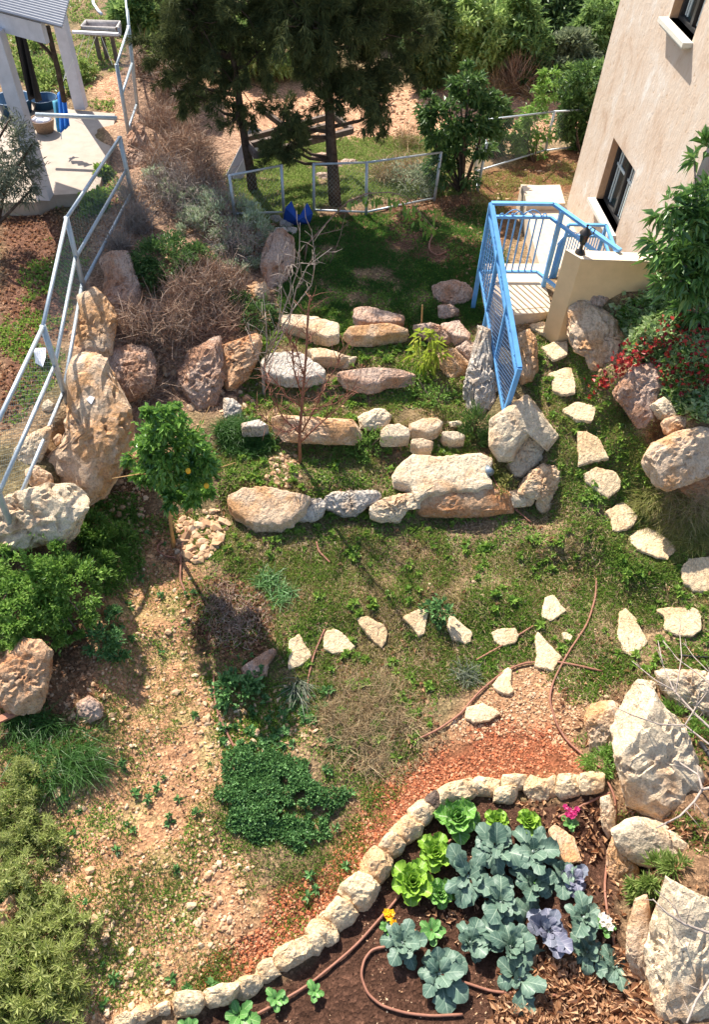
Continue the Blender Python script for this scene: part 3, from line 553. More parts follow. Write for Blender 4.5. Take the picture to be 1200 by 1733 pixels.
for i, (x, y, r_) in enumerate([(445, 378, 9), (466, 372, 10), (484, 380, 11), (497, 372, 8), (455, 392, 9), (474, 395, 12), (494, 392, 10), (440, 398, 8)]):
    B_('P', [(x - r_, y), (x - r_ * .5, y - r_ * .7), (x + r_ * .6, y - r_ * .7), (x + r_, y), (x + r_ * .5, y + r_ * .7), (x - r_ * .6, y + r_ * .6)], 'stone_grey', 'rubble_stone', ['rubble stone at the back left of the pile beside the blue tarpaulin', 'rubble stone at the back of the pile, second from the left', 'rubble stone of the pile touching the blue tarpaulin', 'rubble stone at the back right end of the tarpaulin pile', 'rubble stone left of the middle of the tarpaulin pile', 'largest rubble stone, in the front middle of the tarpaulin pile', 'rubble stone at the front right of the tarpaulin pile', 'rubble stone at the front left end of the tarpaulin pile'][i], 'stone', .8, sub=4, group='rubble beside the blue tarpaulin')
for i, (x, y, r_) in enumerate([(545, 268, 18), (560, 282, 22), (590, 278, 16), (545, 300, 14)]):
    B_('P', [(x - r_, y), (x - r_ * .5, y - r_ * .5), (x + r_ * .6, y - r_ * .5), (x + r_, y), (x + r_ * .5, y + r_ * .5), (x - r_ * .6, y + r_ * .4)], 'stone_pink', 'rock', ['flat rock left of the big pine trunk beyond the rear fence', 'broad flat rock right behind the big pine trunk', 'flat rock right of the big pine trunk beyond the rear fence', 'small flat rock in the bright grass between the pines'][i], 'rock', .5, sub=2)
# stepping stones
ST = [('F', [(335,650),(400,645),(480,665),(470,690),(430,712),(390,690),(345,665)]), ('F', [(395,755),(450,745),(515,735),(525,760),(515,800),(450,835),(430,800)]), ('F', [(425,890),(490,875),(540,848),(558,930),(552,993),(500,990),(450,970),(440,920)]),
('F', [(485,1055),(560,1035),(665,1040),(650,1090),(630,1132),(560,1115),(530,1090)]), ('F', [(568,1172),(610,1170),(680,1210),(705,1250),(722,1305),(680,1315),(575,1328),(570,1250)]), ('F', [(598,1375),(650,1350),(760,1352),(778,1405),(765,1460),(710,1490),(660,1450),(610,1410)]),
('F', [(703,1555),(750,1530),(795,1500),(862,1580),(830,1630),(760,1655),(740,1640),(725,1590)]), ('I', [(812,135),(850,98),(905,95),(950,120),(990,155),(1065,170),(1040,205),(1000,245),(940,240),(870,210),(840,180)]), ('I', [(1070,290),(1110,235),(1240,230),(1240,400),(1130,400),(1080,365)]),
('I', [(945,490),(1000,475),(1140,475),(1165,520),(1170,580),(1120,620),(1040,605),(990,580),(990,530)]), ('I', [(770,500),(800,475),(850,530),(880,600),(915,640),(840,710),(800,695),(760,620),(765,560)]), ('I', [(388,515),(410,430),(450,412),(490,470),(515,490),(440,545),(400,525)]),
('I', [(360,625),(378,588),(430,660),(490,715),(450,780),(380,770),(360,760),(370,700)]), ('I', [(150,600),(190,580),(265,575),(285,615),(265,650),(200,665),(165,640)]), ('I', [(155,850),(200,790),(235,762),(250,780),(245,850),(260,880),(240,900),(180,885)]),
('I', [(25,960),(110,938),(170,970),(195,990),(140,1025),(60,1035),(25,1010)]), ('I', [(490,600),(520,595),(545,620),(530,640),(500,630)]), ('P', [(762,1035),(775,1048),(800,1070),(797,1085),(788,1088),(765,1080),(757,1060)]),
('H', [(865,520),(940,485),(990,490),(980,530),(970,600),(940,620),(905,570),(880,545)]), ('H', [(640,530),(685,517),(770,560),(788,590),(780,650),(760,672),(720,640),(660,570)]), ('H', [(478,620),(490,590),(530,578),(570,600),(635,670),(590,695),(520,700),(480,680)]),
('H', [(310,640),(360,600),(385,650),(425,710),(370,760),(305,775),(310,700)]), ('H', [(80,765),(160,710),(240,668),(250,690),(210,740),(205,790),(160,820),(85,800)])]
ordn = ['first', 'second', 'third', 'fourth', 'fifth', 'sixth', 'seventh', 'eighth', 'ninth', 'tenth', 'eleventh', 'twelfth', 'thirteenth', 'fourteenth', 'fifteenth', 'sixteenth', 'seventeenth', 'eighteenth', 'nineteenth', 'twentieth', 'twenty-first', 'twenty-second', 'twenty-third', 'twenty-fourth', 'twenty-fifth', 'twenty-sixth', 'twenty-seventh', 'twenty-eighth', 'twenty-ninth', 'thirtieth']
SL = ['stepping stone touching the foot of the landing, first of the path'] + ['pale stepping stone, %s of the path counted from the blue railed landing' % ordn[i] for i in range(1, 9)] + [
 'wide four sided stepping stone at the lower end of the curved path', 'tall narrow stepping stone left of the wide four sided one', 'small bright stone alone on the lawn above the dart shaped stone', 'dart shaped pointed stone crossed by the brown hose',
 'oval stone under a thin pipe left of the dart shaped stone', 'narrow upright stone left below the dart shaped stone', 'boat shaped yellowish stone just above the red gravel', 'tiny half buried stone between dart shaped stone and crossing hoses', 'wedge shaped stone right of the leafy weed in the lawn row',
 'stone partly covered by dry leaves left of the leafy weed in the lawn row', 'slanting pale stone, middle of the row across the lawn', 'rounded triangular whitish stone right of the curved brown pipe piece', 'yellowish stone left of the curved brown pipe piece', 'thick shaded stone beside the brown mulch patch']
for (k, pts), lb in zip(ST, SL):
    slab(k, pts, 'stone_step' if 'thick' not in lb else 'stone_pink', 'stepping_stone', lb, 'stepping stone', .05 if 'thick' not in lb else .09, -.008, .075)
# stones edging the bed (centre, half length, half width, from the lower left end)
ES = [('J',630,1345,60,34),('J',725,1312,70,42),('J',830,1280,42,34),('J',950,1255,75,58),('J',1110,1215,90,52),('K',110,1115,62,46),('K',205,1040,62,48),('K',320,962,108,52),('K',430,915,48,60),('K',478,850,46,78),('K',495,788,40,36),('K',555,755,62,66),('K',605,700,34,40),('K',655,655,72,88),('K',732,545,78,75),('K',795,452,74,60),('K',885,362,62,62),('K',950,282,62,52),('K',1010,235,45,58),('K',1105,180,100,46),('L',15,165,55,52),('L',120,150,60,46),('L',222,190,54,44),('L',258,128,62,42),('L',370,162,54,56),('L',440,150,32,54),('L',522,142,58,60),('L',630,132,75,52)]
cs = [np.array(zq(e[0], [(e[1], e[2])])[0]) for e in ES]
for i, e in enumerate(ES):
    sc_ = ZM[e[0]][2]; a = cs[max(i - 1, 0)]; b_ = cs[min(i + 1, len(cs) - 1)]; t_ = (b_ - a) / np.linalg.norm(b_ - a); nn = np.array([-t_[1], t_[0]])
    r_ = np.random.default_rng(i + 50); L_ = e[3] / sc_ * 1.06; W_ = e[4] / sc_
    pl = []
    for k in range(9):
        th = 2 * math.pi * k / 9 + r_.uniform(-.2, .2); q_ = (abs(math.cos(th)) ** 5 + abs(math.sin(th)) ** 5) ** (-1 / 5) * r_.uniform(.84, 1.06)
        pl.append(tuple(cs[i] + t_ * L_ * math.cos(th) * q_ + nn * W_ * math.sin(th) * q_))
    lb = '%s edging stone of the curved bed border counted from its lower left end' % ordn[i]
    if i == 18: lb = 'dark brown edging stone, the only dark one in the curved bed border'
    if i == 22: lb = 'round pale stone set inside the line of the curved bed border'
    B_('P', pl, 'stone_dark' if i == 18 else 'stone_edge', 'edging_stone', lb, 'edging stone', .95, .5, .10, 4, 11, group='stones edging the vegetable bed')
# ------------------------------------------------------------------ house
A0 = np.array([2.81, 10.12]); DW = np.array([.104, -.9946]); DW /= np.hypot(*DW); NW = np.array([-DW[1], DW[0]]); NW = -NW if NW[0] > 0 else NW   # outward normal (towards -x)
def wp(s, z, o=0.0): q_ = A0 + DW * s + NW * o; return np.array([q_[0], q_[1], z])
def wallhit(px, py):
    d = ray(px, py); nn = NW; t = (A0 @ nn) / (d[:2] @ nn); p_ = t * d; return (p_[:2] - A0) @ DW, p_[2] + H
LW = 3.03; ZT = 7.4; ZB = .3
house = thing('house', (A0[0], A0[1], .9), 'two storey plastered house with rough pinkish beige wall at the upper right', 'house')
w1 = [wallhit(*p_) for p_ in ((1042, 235), (1075, 290), (1042, 400), (1008, 330))]; s0 = (w1[0][0] + w1[3][0]) / 2; s1 = (w1[1][0] + w1[2][0]) / 2; za = (w1[2][1] + w1[3][1]) / 2; zb = (w1[0][1] + w1[1][1]) / 2
w2 = [wallhit(*p_) for p_ in ((1135, 25), (1170, 76))]; t0_, t1_ = w2[0][0], w2[1][0]; zc_ = (w2[0][1] + w2[1][1]) / 2
WIN = [(s0, s1, za, zb), (t0_, t1_, zc_, zc_ + (zb - za) * 1.25)]
print('windows', WIN)
def wallmesh():
    m_ = MB(); ss = sorted({0, LW, s0, s1, t0_, t1_}); zz = sorted({ZB, ZT, za, zb, WIN[1][2], WIN[1][3]})
    for a, b_ in zip(ss[:-1], ss[1:]):
        for c_, d_ in zip(zz[:-1], zz[1:]):
            ms, mz = (a + b_) / 2, (c_ + d_) / 2
            if any(w_[0] < ms < w_[1] and w_[2] < mz < w_[3] for w_ in WIN): continue
            m_.add([wp(a, c_), wp(b_, c_), wp(b_, d_), wp(a, d_)], [(0, 1, 2, 3)])
    far = A0 + np.array([6.5, .68]); near = A0 + DW * LW + np.array([2.6, 3.6])
    P3 = lambda q_, z: (q_[0], q_[1], z); c0 = A0; c1 = A0 + DW * LW
    m_.add([P3(c0, ZB), P3(far, ZB), P3(far, ZT), P3(c0, ZT)], [(0, 1, 2, 3)]); m_.add([P3(c1, ZB), P3(near, ZB), P3(near, ZT), P3(c1, ZT)], [(0, 1, 2, 3)])
    m_.add([P3(far, ZB), P3(near, ZB), P3(near, ZT), P3(far, ZT)], [(0, 1, 2, 3)]); m_.add([P3(c0, ZT), P3(far, ZT), P3(near, ZT), P3(c1, ZT)], [(0, 1, 2, 3)])
    return m_
wallmesh().build('wall', M['plaster'], house)
for k, (a, b_, c_, d_) in enumerate(WIN):
    dep = .15
    rv = MB()
    for q_ in (((a, c_), (a, d_)), ((b_, d_), (b_, c_)), ((a, d_), (b_, d_)), ((b_, c_), (a, c_))):
        (u0, v0), (u1, v1) = q_; rv.add([wp(u0, v0), wp(u1, v1), wp(u1, v1, -dep), wp(u0, v0, -dep)], [(0, 1, 2, 3)])
    rv.build('window_reveal', M['reveal'], house)
    wf = MB(); AX = (np.array([DW[0], DW[1], 0]), np.array([NW[0], NW[1], 0]), np.array([0, 0, 1.0]))
    fw_ = .035
    for (u, v_, su, sv) in ((a + fw_ / 2, (c_ + d_) / 2, fw_, d_ - c_), (b_ - fw_ / 2, (c_ + d_) / 2, fw_, d_ - c_), ((a + b_) / 2, c_ + fw_ / 2, b_ - a - 2 * fw_, fw_), ((a + b_) / 2, d_ - fw_ / 2, b_ - a - 2 * fw_, fw_), ((a + b_) / 2, (c_ + d_) / 2, .05, d_ - c_ - 2 * fw_)):
        wf.box(wp(u, v_, -dep + .03), (su, .06, sv), AX)
    win = wf.build('window', M['frame_dark'], house)
    gl = MB()
    for u0, u1 in ((a + fw_, (a + b_) / 2 - .025), ((a + b_) / 2 + .025, b_ - fw_)): gl.box(wp((u0 + u1) / 2, (c_ + d_) / 2, -dep + .012), (u1 - u0, .006, d_ - c_ - 2 * fw_), AX)
    gl.build('pane', M['glass'], win)
    cu = MB()
    for u0, u1 in ((a + fw_, (a + b_) / 2 - .025), ((a + b_) / 2 + .025, b_ - fw_)):
        L_ = u1 - u0
        for tt in (.12, .3): cu.box(wp(u0 + L_ * tt, (c_ + d_) / 2 - .02, -dep + .02), (.022, .01, (d_ - c_) * .86), AX)
        if k == 0: cu.bar(wp(u0, c_ + (d_ - c_) * .62, -dep + .022), wp(u1, c_ + (d_ - c_) * .62 , -dep + .022), .012, .03)
    cu.build('sash_bar', M['curtain'], win)
    si = MB(); si.box(wp((a + b_) / 2, c_ - .02, .0), (b_ - a + .07, .2, .04), AX); si.box(wp((a + b_) / 2, c_ - .052, .03), (b_ - a, .1, .026), AX); si.build('sill', M['sill'], win)
# walkway and landing
WKZ = 1.14
wk = [at(x, y, WKZ) for x, y in ((882, 312), (1000, 312), (1000, 400), (985, 470), (918, 462), (900, 400))]
wk[1] = np.array([A0[0] - .02, wk[0][1], WKZ]); e_ = A0 + DW * 2.9; wk[2] = np.array([(A0 + DW * 1.5)[0] - .02, (A0 + DW * 1.5)[1], WKZ]); wk[3] = np.array([e_[0] - .02, e_[1], WKZ])
o = MB().prism(wk, .75).build('walkway', M['concrete']); tag(o, 'raised beige concrete walkway along the foot of the house wall', 'walkway')
sp_ = [at(x, y, WKZ + .1) for x, y in ((884, 314), (984, 314), (980, 345), (893, 345))]; sp_[1][0] = sp_[2][0] = A0[0] - .03
o = MB().prism([p_ + np.array([0, 0, 0]) for p_ in sp_], .096).build('step', M['concrete']); tag(o, 'low square concrete step at the far end of the walkway', 'step')
LZ = 1.35
ld = [at(x, y, LZ) for x, y in ((812, 447), (914, 446), (936, 527), (832, 540))]
ld[0] = at(822, 446, LZ); ld[3] = at(840, 536, LZ)
lan = MB().prism(ld, .62).build('stair_landing', M['concrete']); tag(lan, 'tan stair landing enclosed by the blue railing, striped by its shadow', 'landing')
ic = sum(ld) / 4; til = MB(); tl = [ic + (p_ - ic) * .82 + np.array([0, 0, .006]) for p_ in ld]; til.prism(tl, .004); til.build('floor_tile', plain('tile', (.66, .50, .34), .7, .3, 0, .06, 9, .1), lan)
PZ = 2.28
pa = [at(x, y, PZ) for x, y in ((957, 424), (1112, 431), (1150, 446), (984, 440))]; pr = pa[1] - pa[0]
pa[1] = pa[0] + pr * 2.2; pa[2] = pa[3] + (pa[2] - pa[3]) * 2.2
par = MB().prism(pa, 1.25).build('parapet_wall', M['tan_wall']); tag(par, 'low tan rendered parapet wall with a black lantern on its end', 'wall')
cap_ = [p_ + np.array([0, 0, .012]) for p_ in pa]; MB().prism(cap_, .01).build('coping', plain('cop', (.72, .58, .42), .85, .2, 0, .06, 8, .3), par)
# lantern
lc = at(982, 428, PZ + .012); lan_ = thing('lantern', lc, 'small black wrought lantern standing on the end of the tan parapet', 'lantern')
MB().lathe(lc, [(0, 0), (.055, 0), (.05, .02), (.02, .04), (.015, .09), (.03, .105), (.03, .12), (0, .125)], 14).build('foot', M['iron'], lan_, True)
MB().lathe(lc + [0, 0, .12], [(0, 0), (.03, 0), (.045, .10), (0, .10)], 6).build('glass_body', M['glass'], lan_)
cg = MB()
for k in range(6):
    a = 2 * math.pi * k / 6; d_ = np.array([math.cos(a), math.sin(a), 0]); cg.bar(lc + d_ * .032 + [0, 0, .12], lc + d_ * .05 + [0, 0, .225], .007)
cg.build('cage', M['iron'], lan_)
MB().lathe(lc + [0, 0, .222], [(.062, 0), (.055, .012), (.03, .045), (.012, .055), (.008, .075), (.016, .085), (0, .1)], 14).build('cap', M['iron'], lan_, True)
cr_ = MB(); cr_.tube([lc + [0.045, 0, .2], lc + [.08, 0, .22], lc + [.085, 0, .27], lc + [.05, 0, .29], lc + [.035, 0, .265]], .006, 6); cr_.build('scroll', M['iron'], lan_, True)
# ------------------------------------------------------------------ blue railing
RZ = 2.32
c1_ = at(832, 344, RZ); c2_ = at(938, 345, RZ); c3_ = at(1050, 424, PZ + .04); 
rail = thing('stair_railing', (c1_[0], c1_[1], LZ), 'bright blue metal railing round the landing with a lattice side running down towards the lawn', 'railing')
def dn(p_, z): return np.array([p_[0], p_[1], z])
up_ = np.array([0, 0, 1.0])
r_ = MB(); w_ = .045
r_.bar(c1_, c2_, .05, .03); r_.bar(c2_, c3_, .05, .03)
r_.build('top_rail', M['rail_blue'], rail)
m2 = MB(); m2.bar(dn(c1_, 2.16), dn(c2_, 2.16), .035, .03); m2.bar(dn(c2_, 2.16), dn(c2_ + (c3_ - c2_) * .86, 2.14), .035, .03); m2.build('middle_rail', M['rail_blue'], rail)
m3 = MB(); m3.bar(dn(c1_, 1.46), dn(c2_, 1.46), .035, .03); pst = c2_ + (c3_ - c2_) * .14
m3.bar(dn(c2_, 1.46), dn(c2_ + (c3_ - c2_) * .42, 1.46), .035, .03); m3.build('bottom_rail', M['rail_blue'], rail)
for p_, zb_ in ((c1_, .9), (pst, 1.2)):
    MB().bar(dn(p_, zb_), dn(p_, RZ - .01), .05).build('post', M['rail_blue'], rail)
for k in range(1, 9):
    p_ = c1_ + (c2_ - c1_) * k / 9; MB().bar(dn(p_, 1.46), dn(p_, 2.16), .016).build('baluster', M['rail_blue'], rail)
def scroll(c, t, sgn, s):
    pts = []
    for k in range(17):
        a = k / 16; x = sgn * s * a; z = .55 * s * math.sin(a * math.pi * 1.15) * .5
        pts.append(c + t * x + up_ * z)
    for k in range(9):
        a = math.pi * (.0 + k / 5); r2 = s * .14 * (1 - k / 12); ce = c + t * sgn * s + up_ * (.55 * s * math.sin(math.pi * 1.15) * .5 + s * .13)
        pts.append(ce + t * sgn * math.sin(a) * r2 - up_ * math.cos(a) * r2)
    return pts
sc1 = MB(); tdir = (c2_ - c1_) / np.linalg.norm(c2_ - c1_); mid = dn(c1_ + (c2_ - c1_) * .55, 2.182)
for sg in (-1, 1): sc1.tube(scroll(mid, tdir, sg, .24), .006, 6); sc1.tube(scroll(mid + up_ * .01, tdir, sg, .12), .006, 6)
sc1.build('scrollwork', M['rail_blue'], rail, True)
# side towards the lawn: three posts, double handrail, lattice
e1 = at(880, 622, 1.55); zend = toz(e1[0], e1[1], 764)
side = [(c1_, RZ, 1.30), (None, None, None), (e1, 1.55, zend)]
midp = np.array([c1_[0] + (e1[0] - c1_[0]) * .46, c1_[1] + (e1[1] - c1_[1]) * .46, 0])
h_ = MB(); h_.bar(c1_, e1, .05, .03); h_.bar(c1_ - up_ * .13 + [0, -.02, 0], e1 - up_ * .13, .035, .03); h_.build('handrail', M['rail_blue'], rail)
bz0 = 1.32; bz1 = 1.27
lo0 = dn(c1_, 1.50); pb_ = vp(833, 768, e1[1] + .02); lo1 = e1 + (pb_ - e1) * .52; print('rail end z', zend, lo1)
MB().bar(lo0, lo1, .035, .03).build('lower_rail', M['rail_blue'], rail)
MB().bar(pb_, e1, .05).build('post', M['rail_blue'], rail)
pm_ = lambda f_: c1_ + (e1 - c1_) * f_
for f_ in (.30, .62):
    q_ = pm_(f_); MB().bar(dn(q_, q_[2] - 1.25), q_, .045).build('post', M['rail_blue'], rail)
bl = MB()
for f_ in np.linspace(.04, .27, 6):
    q_ = pm_(f_); lz = lo0[2] + (lo1[2] - lo0[2]) * f_; bl.bar(dn(q_, lz), q_ - up_ * .13, .014)
bl.build('baluster', M['rail_blue'], rail)
lat = MB(); Ls = np.hypot(*(e1 - c1_)[:2]); 
def sp2(s, hh):   # s along 0..Ls , hh 0..1 between lower and upper rail
    f_ = s / Ls; tp = pm_(f_) - up_ * .13; bt = lo0 + (lo1 - lo0) * f_; return bt + (tp - bt) * hh
hz = .9
for k in np.arange(-hz, Ls, .07):
    for sgn in (1, -1):
        pts = []
        for hh in (0, 1):
            s = k + (hh * hz if sgn > 0 else (1 - hh) * hz); pts.append((s, hh))
        (sa, ha), (sb, hb) = pts
        def clip(s0_, h0_, s1_, h1_, lim):
            t_ = (lim - s0_) / (s1_ - s0_); return lim, h0_ + (h1_ - h0_) * t_
        lo_, hi_ = Ls * .0 + .02, Ls
        if max(sa, sb) < lo_ or min(sa, sb) > hi_: continue
        A_, B2 = (sa, ha), (sb, hb)
        if A_[0] > B2[0]: A_, B2 = B2, A_
        if A_[0] < lo_: A_ = clip(*A_, *B2, lo_)
        if B2[0] > hi_: B2 = clip(*A_, *B2, hi_)
        off = np.array([-.006 if sgn > 0 else .004, 0, 0]); lat.bar(sp2(*A_) + off, sp2(*B2) + off, .004, .004)
lat.build('lattice', M['lattice'], rail)
sc2 = MB(); td = (e1 - c1_) / np.linalg.norm(e1 - c1_)
for f_ in (.2, .45, .7, .92):
    q_ = pm_(f_) - up_ * .10
    for sg in (-1, 1): sc2.tube([q_ + td * sg * a * .12 + up_ * .04 * math.sin(a * 5) for a in np.linspace(0, 1, 9)], .006, 5)
sc2.build('scrollwork', M['rail_blue'], rail, True)
# second railing by the house window
d1 = at(963, 380, 2.02); d2 = at(1027, 381, 2.02); d3 = at(1045, 432, 2.02)
r2 = thing('door_railing', dn(d1, WKZ), 'smaller blue railing behind the lantern against the house wall', 'railing')
t_ = MB(); t_.bar(d1, d2, .035, .025); t_.bar(d2, d3, .035, .025); t_.bar(d1 - up_ * .14, d2 - up_ * .14, .025); t_.bar(d2 - up_ * .14, d3 - up_ * .14, .025)
d0 = at(930, 470, 1.3); t_.bar(d1 - up_ * .14, dn(d0, 1.2 + .55), .025); t_.build('top_rail', M['rail_blue'], r2)
for q_ in (d1, d1 + (d2 - d1) * .5, d2, d3): MB().bar(dn(q_, WKZ), q_, .035).build('post', M['rail_blue'], r2)
vb = []
for a_, b_, n_ in ((d1, d2, 14), (d2, d3, 6), (d0 * [1, 1, 0] + [0, 0, 1.89], d1, 8)):
    for k in range(n_):
        q_ = a_ + (b_ - a_) * (k + .5) / n_; MB().bar(dn(q_, WKZ + .02), q_ - up_ * .14, .011).build('baluster', M['rail_blue'], r2)
s3 = MB(); t2 = (d2 - d1) / np.linalg.norm(d2 - d1)
for f_ in (.3, .75): [s3.tube(scroll(d1 + (d2 - d1) * f_ - up_ * .12, t2, sg, .1), .005, 5) for sg in (-1, 1)]
s3.build('scrollwork', M['rail_blue'], r2, True)
# ------------------------------------------------------------------ mesh fences
def wires(a0, a1, b0, b1, sp=.06, r=.0011):      # a0-a1 bottom, b0-b1 top
    m_ = MB(); L_ = np.linalg.norm(a1 - a0); hh = np.linalg.norm(b0 - a0)
    def q_(s, h): f_ = s / L_; bt = a0 + (a1 - a0) * f_; tp = b0 + (b1 - b0) * f_; return bt + (tp - bt) * h
    for k in np.arange(-hh, L_, sp):
        for sg in (1, -1):
            A_ = [k, 0.0 if sg > 0 else 1.0]; B2 = [k + hh, 1.0 if sg > 0 else 0.0]
            if B2[0] <= 0 or A_[0] >= L_: continue
            if A_[0] < 0: t_ = -A_[0] / hh; A_ = [0, A_[1] + (B2[1] - A_[1]) * t_]; 
            if B2[0] > L_: t_ = (L_ - A_[0]) / (B2[0] - A_[0]); B2 = [L_, A_[1] + (B2[1] - A_[1]) * t_]
            m_.tube([q_(*A_), q_(*B2)], r, 3, False)
    return m_
def vert(px, py, ptop, lean=None):       # a post: foot pixel, top pixel
    b_ = P(px, py); z = toz(b_[0], b_[1], ptop[1]); t_ = vp(ptop[0], ptop[1], b_[1] + (b_[1] * 0)); 
    return b_, t_
def fence(label, posts, rails, name='mesh_fence', thick=.035, top=True, wire=True, group=None):
    fb = [vert(*p_) for p_ in posts]; f_ = thing(name, fb[0][0], label, 'fence', group)
    for a_, b_ in fb: MB().tube([a_ - up_ * .1, b_ + up_ * .01], thick * .62, 8).build('post', M['steel'], f_, True)
    for k in range(len(fb) - 1):
        for h in rails[k]:
            p0 = fb[k][0] + (fb[k][1] - fb[k][0]) * h; p1 = fb[k + 1][0] + (fb[k + 1][1] - fb[k + 1][0]) * h
            MB().tube([p0, p1], thick * .42, 7).build('rail', M['steel'], f_, True)
        if wire: wires(fb[k][0] + up_ * .05, fb[k + 1][0] + up_ * .05, fb[k][1], fb[k + 1][1]).build('wire_mesh', M['wire'], f_)
    return f_
fence('long galvanised mesh fence climbing along the boulders on the left', [(22, 903, (-30, 768)), (113, 680, (72, 553)), (143, 497, (112, 369)), (225, 338, (202, 233))], [(1, .52, .15)] * 2 + [(1, .5, .12)], thick=.05)
fence('tall narrow mesh gate panels of the upper left fence beside the patio', [(218, 232, (197, 110)), (232, 190, (217, 45)), (222, 60, (208, -40))], [(1, .6, .1), (1, .5)], thick=.045)
fence('rear mesh fence panel in front of the big pine trunk, right of the gap', [(531, 360, (531, 278)), (620, 364, (621, 275)), (735, 340, (747, 258))], [(1, .06)] * 2)
fence('short rear mesh fence panel left of the blue tarpaulin', [(398, 372, (388, 297)), (481, 372, (476, 280))], [(1, .15)])
fence('rear right mesh fence rising towards the house corner', [(808, 325, (824, 243)), (803, 300, (813, 204)), (922, 262, (939, 189)), (1000, 249, (1022, 184))], [(1, .05), (1, .1), (1, .08)])
# the white paper caught behind the fence and scraps
def sheet(pts, mat, name, label, cat, th=.004, seed=1):
    m_ = MB(); m_.prism(pts, th); o = m_.build(name, M[mat]); return tag(o, label, cat)
sheet([P(x, y, .10 + .05 * math.sin(x)) for x, y in ((56, 605), (62, 597), (74, 595), (82, 603), (82, 618), (74, 627), (62, 622), (64, 614))], 'paper', 'crumpled_paper', 'crumpled white paper on the ground behind the left fence', 'paper')
# ------------------------------------------------------------------ pergola and patio, upper left
PTZ = 1.42
pt = [at(x, y, PTZ) for x, y in ((-120, 150), (40, 172), (125, 186), (194, 192), (190, 236), (164, 326), (90, 330), (60, 342), (-120, 345))]
o = MB().prism(pt, .2).build('patio_slab', M['patio']); tag(o, 'pale concrete patio slab dappled with shade at the upper left', 'patio')
perg = None
b1 = at(76, 334, PTZ); b2 = at(137, 182, PTZ); zr = toz(b1[0], b1[1], 50); zr2 = toz(b2[0], b2[1], 18); print('perg', zr, zr2)
perg = thing('pergola', b1, 'white painted pergola with a corrugated metal roof at the upper left corner', 'pergola')
MB().bar(b1, dn(b1, zr) , .17).build('post', M['white_wood'], perg); MB().bar(b2, dn(b2, zr), .17).build('post', M['white_wood'], perg)
q0 = at(-90, 12, zr + .05); q1 = at(76, 56, zr + .05); MB().bar(q0, q1, .06, .2).build('beam', M['white_wood'], perg)
ra, rb, rc, rd_ = at(-90, -30, zr + .2), at(104, 47, zr + .2), at(118, 6, zr + .2), at(118, -120, zr + .2)
rf = MB(); e0 = at(-100, -6, zr + .18); e1_ = at(104, 47, zr + .18); e2_ = at(117, -4, zr + .18); across = e2_ - e1_; across = across / np.linalg.norm(across); V = []; nn_ = 190
for i in range(nn_ + 1):
    for j in range(2):
        base_ = (e1_ if j else e0); z_ = .013 * math.cos(i * math.pi / 4)
        V.append(base_ + across * i * .0097 + np.array([0, 0, z_]))
rf.add(V, [(2 * i, 2 * i + 1, 2 * i + 3, 2 * i + 2) for i in range(nn_)]); rfo = rf.build('roof', M['roof'], perg); sol = rfo.modifiers.new('thick', 'SOLIDIFY'); sol.thickness = .006
# dark clothes hanging under the roof, dark pole
def cloth(name, label, cat, top, bot, mat, folds=5, depth=.05, nu=16, nv=12, y_=None):
    V = []
    for j in range(nv + 1):
        f_ = j / nv
        for i in range(nu + 1):
            g_ = i / nu; a_ = top[0] + (top[1] - top[0]) * g_; b_ = bot[0] + (bot[1] - bot[0]) * g_
            p_ = a_ + (b_ - a_) * f_ + np.array([0, depth * math.sin(g_ * math.pi * folds + f_ * 1.2) * (.3 + f_), 0]); V.append(p_)
    Fs = [(j * (nu + 1) + i, j * (nu + 1) + i + 1, (j + 1) * (nu + 1) + i + 1, (j + 1) * (nu + 1) + i) for j in range(nv) for i in range(nu)]
    o = MB().add(V, Fs).build(name, M[mat], None, True); s_ = o.modifiers.new('t', 'SOLIDIFY'); s_.thickness = .008; return tag(o, label, cat)
yb = b1[1] + .9
cloth('hanging_cloth', 'long black cloth hanging behind the nearer white pergola post', 'cloth', (vp(22, 50, yb), vp(40, 52, yb)), (vp(44, 165, yb), vp(68, 172, yb)), 'black', 4, .04)
cloth('hanging_cloth', 'narrow black cloth hanging at the left photo edge under the pergola', 'cloth', (vp(-4, 60, yb), vp(4, 60, yb)), (vp(18, 150, yb), vp(30, 158, yb)), 'black', 3, .04)
cloth('towel', 'deep blue towel hung folded over the grey pipe on the patio', 'towel', (vp(96, 160, 10.9), vp(108, 146, 10.9)), (vp(100, 226, 10.55), vp(119, 212, 10.55)), 'blue_cloth', 5, .03)
cloth('towel', 'teal towel hanging left of the deep blue towel', 'towel', (vp(88, 172, 10.93), vp(97, 168, 10.93)), (vp(93, 212, 10.6), vp(105, 234, 10.6)), 'teal_cloth', 3, .03)
tr = thing('dark_stem', at(108, 175, PTZ), 'dark slender stem with a curved side branch beside the pergola', 'tree')
m_ = MB(); m_.tube([vp(108, 172, yb), vp(98, 120, yb), vp(88, 80, yb), vp(80, 44, yb)], [.035, .035, .035, .03], 8); m_.build('trunk', M['bark'], tr, True)
m_ = MB(); m_.tube([vp(104, 140, yb), vp(96, 108, yb), vp(80, 85, yb), (vp(60, 66, yb)), vp(44, 58, yb)], [.025, .025, .022, .02, .02], 8); m_.build('branch', M['bark'], tr, True)
hp = MB(); hp.tube([at(60, 194, 1.95), at(197, 200, 1.95)], .03, 8); o = hp.build('grey_pipe', M['steel'], None, True)
po = MB()
for x in (62, 194): q_ = at(x, 197, 1.95); po.tube([dn(q_, PTZ), q_], .025, 8)
po.build('pipe_leg', M['steel'], o, True) if False else None
tag(o, 'horizontal grey pipe spanning from the white post to the fence above the patio', 'pipe')
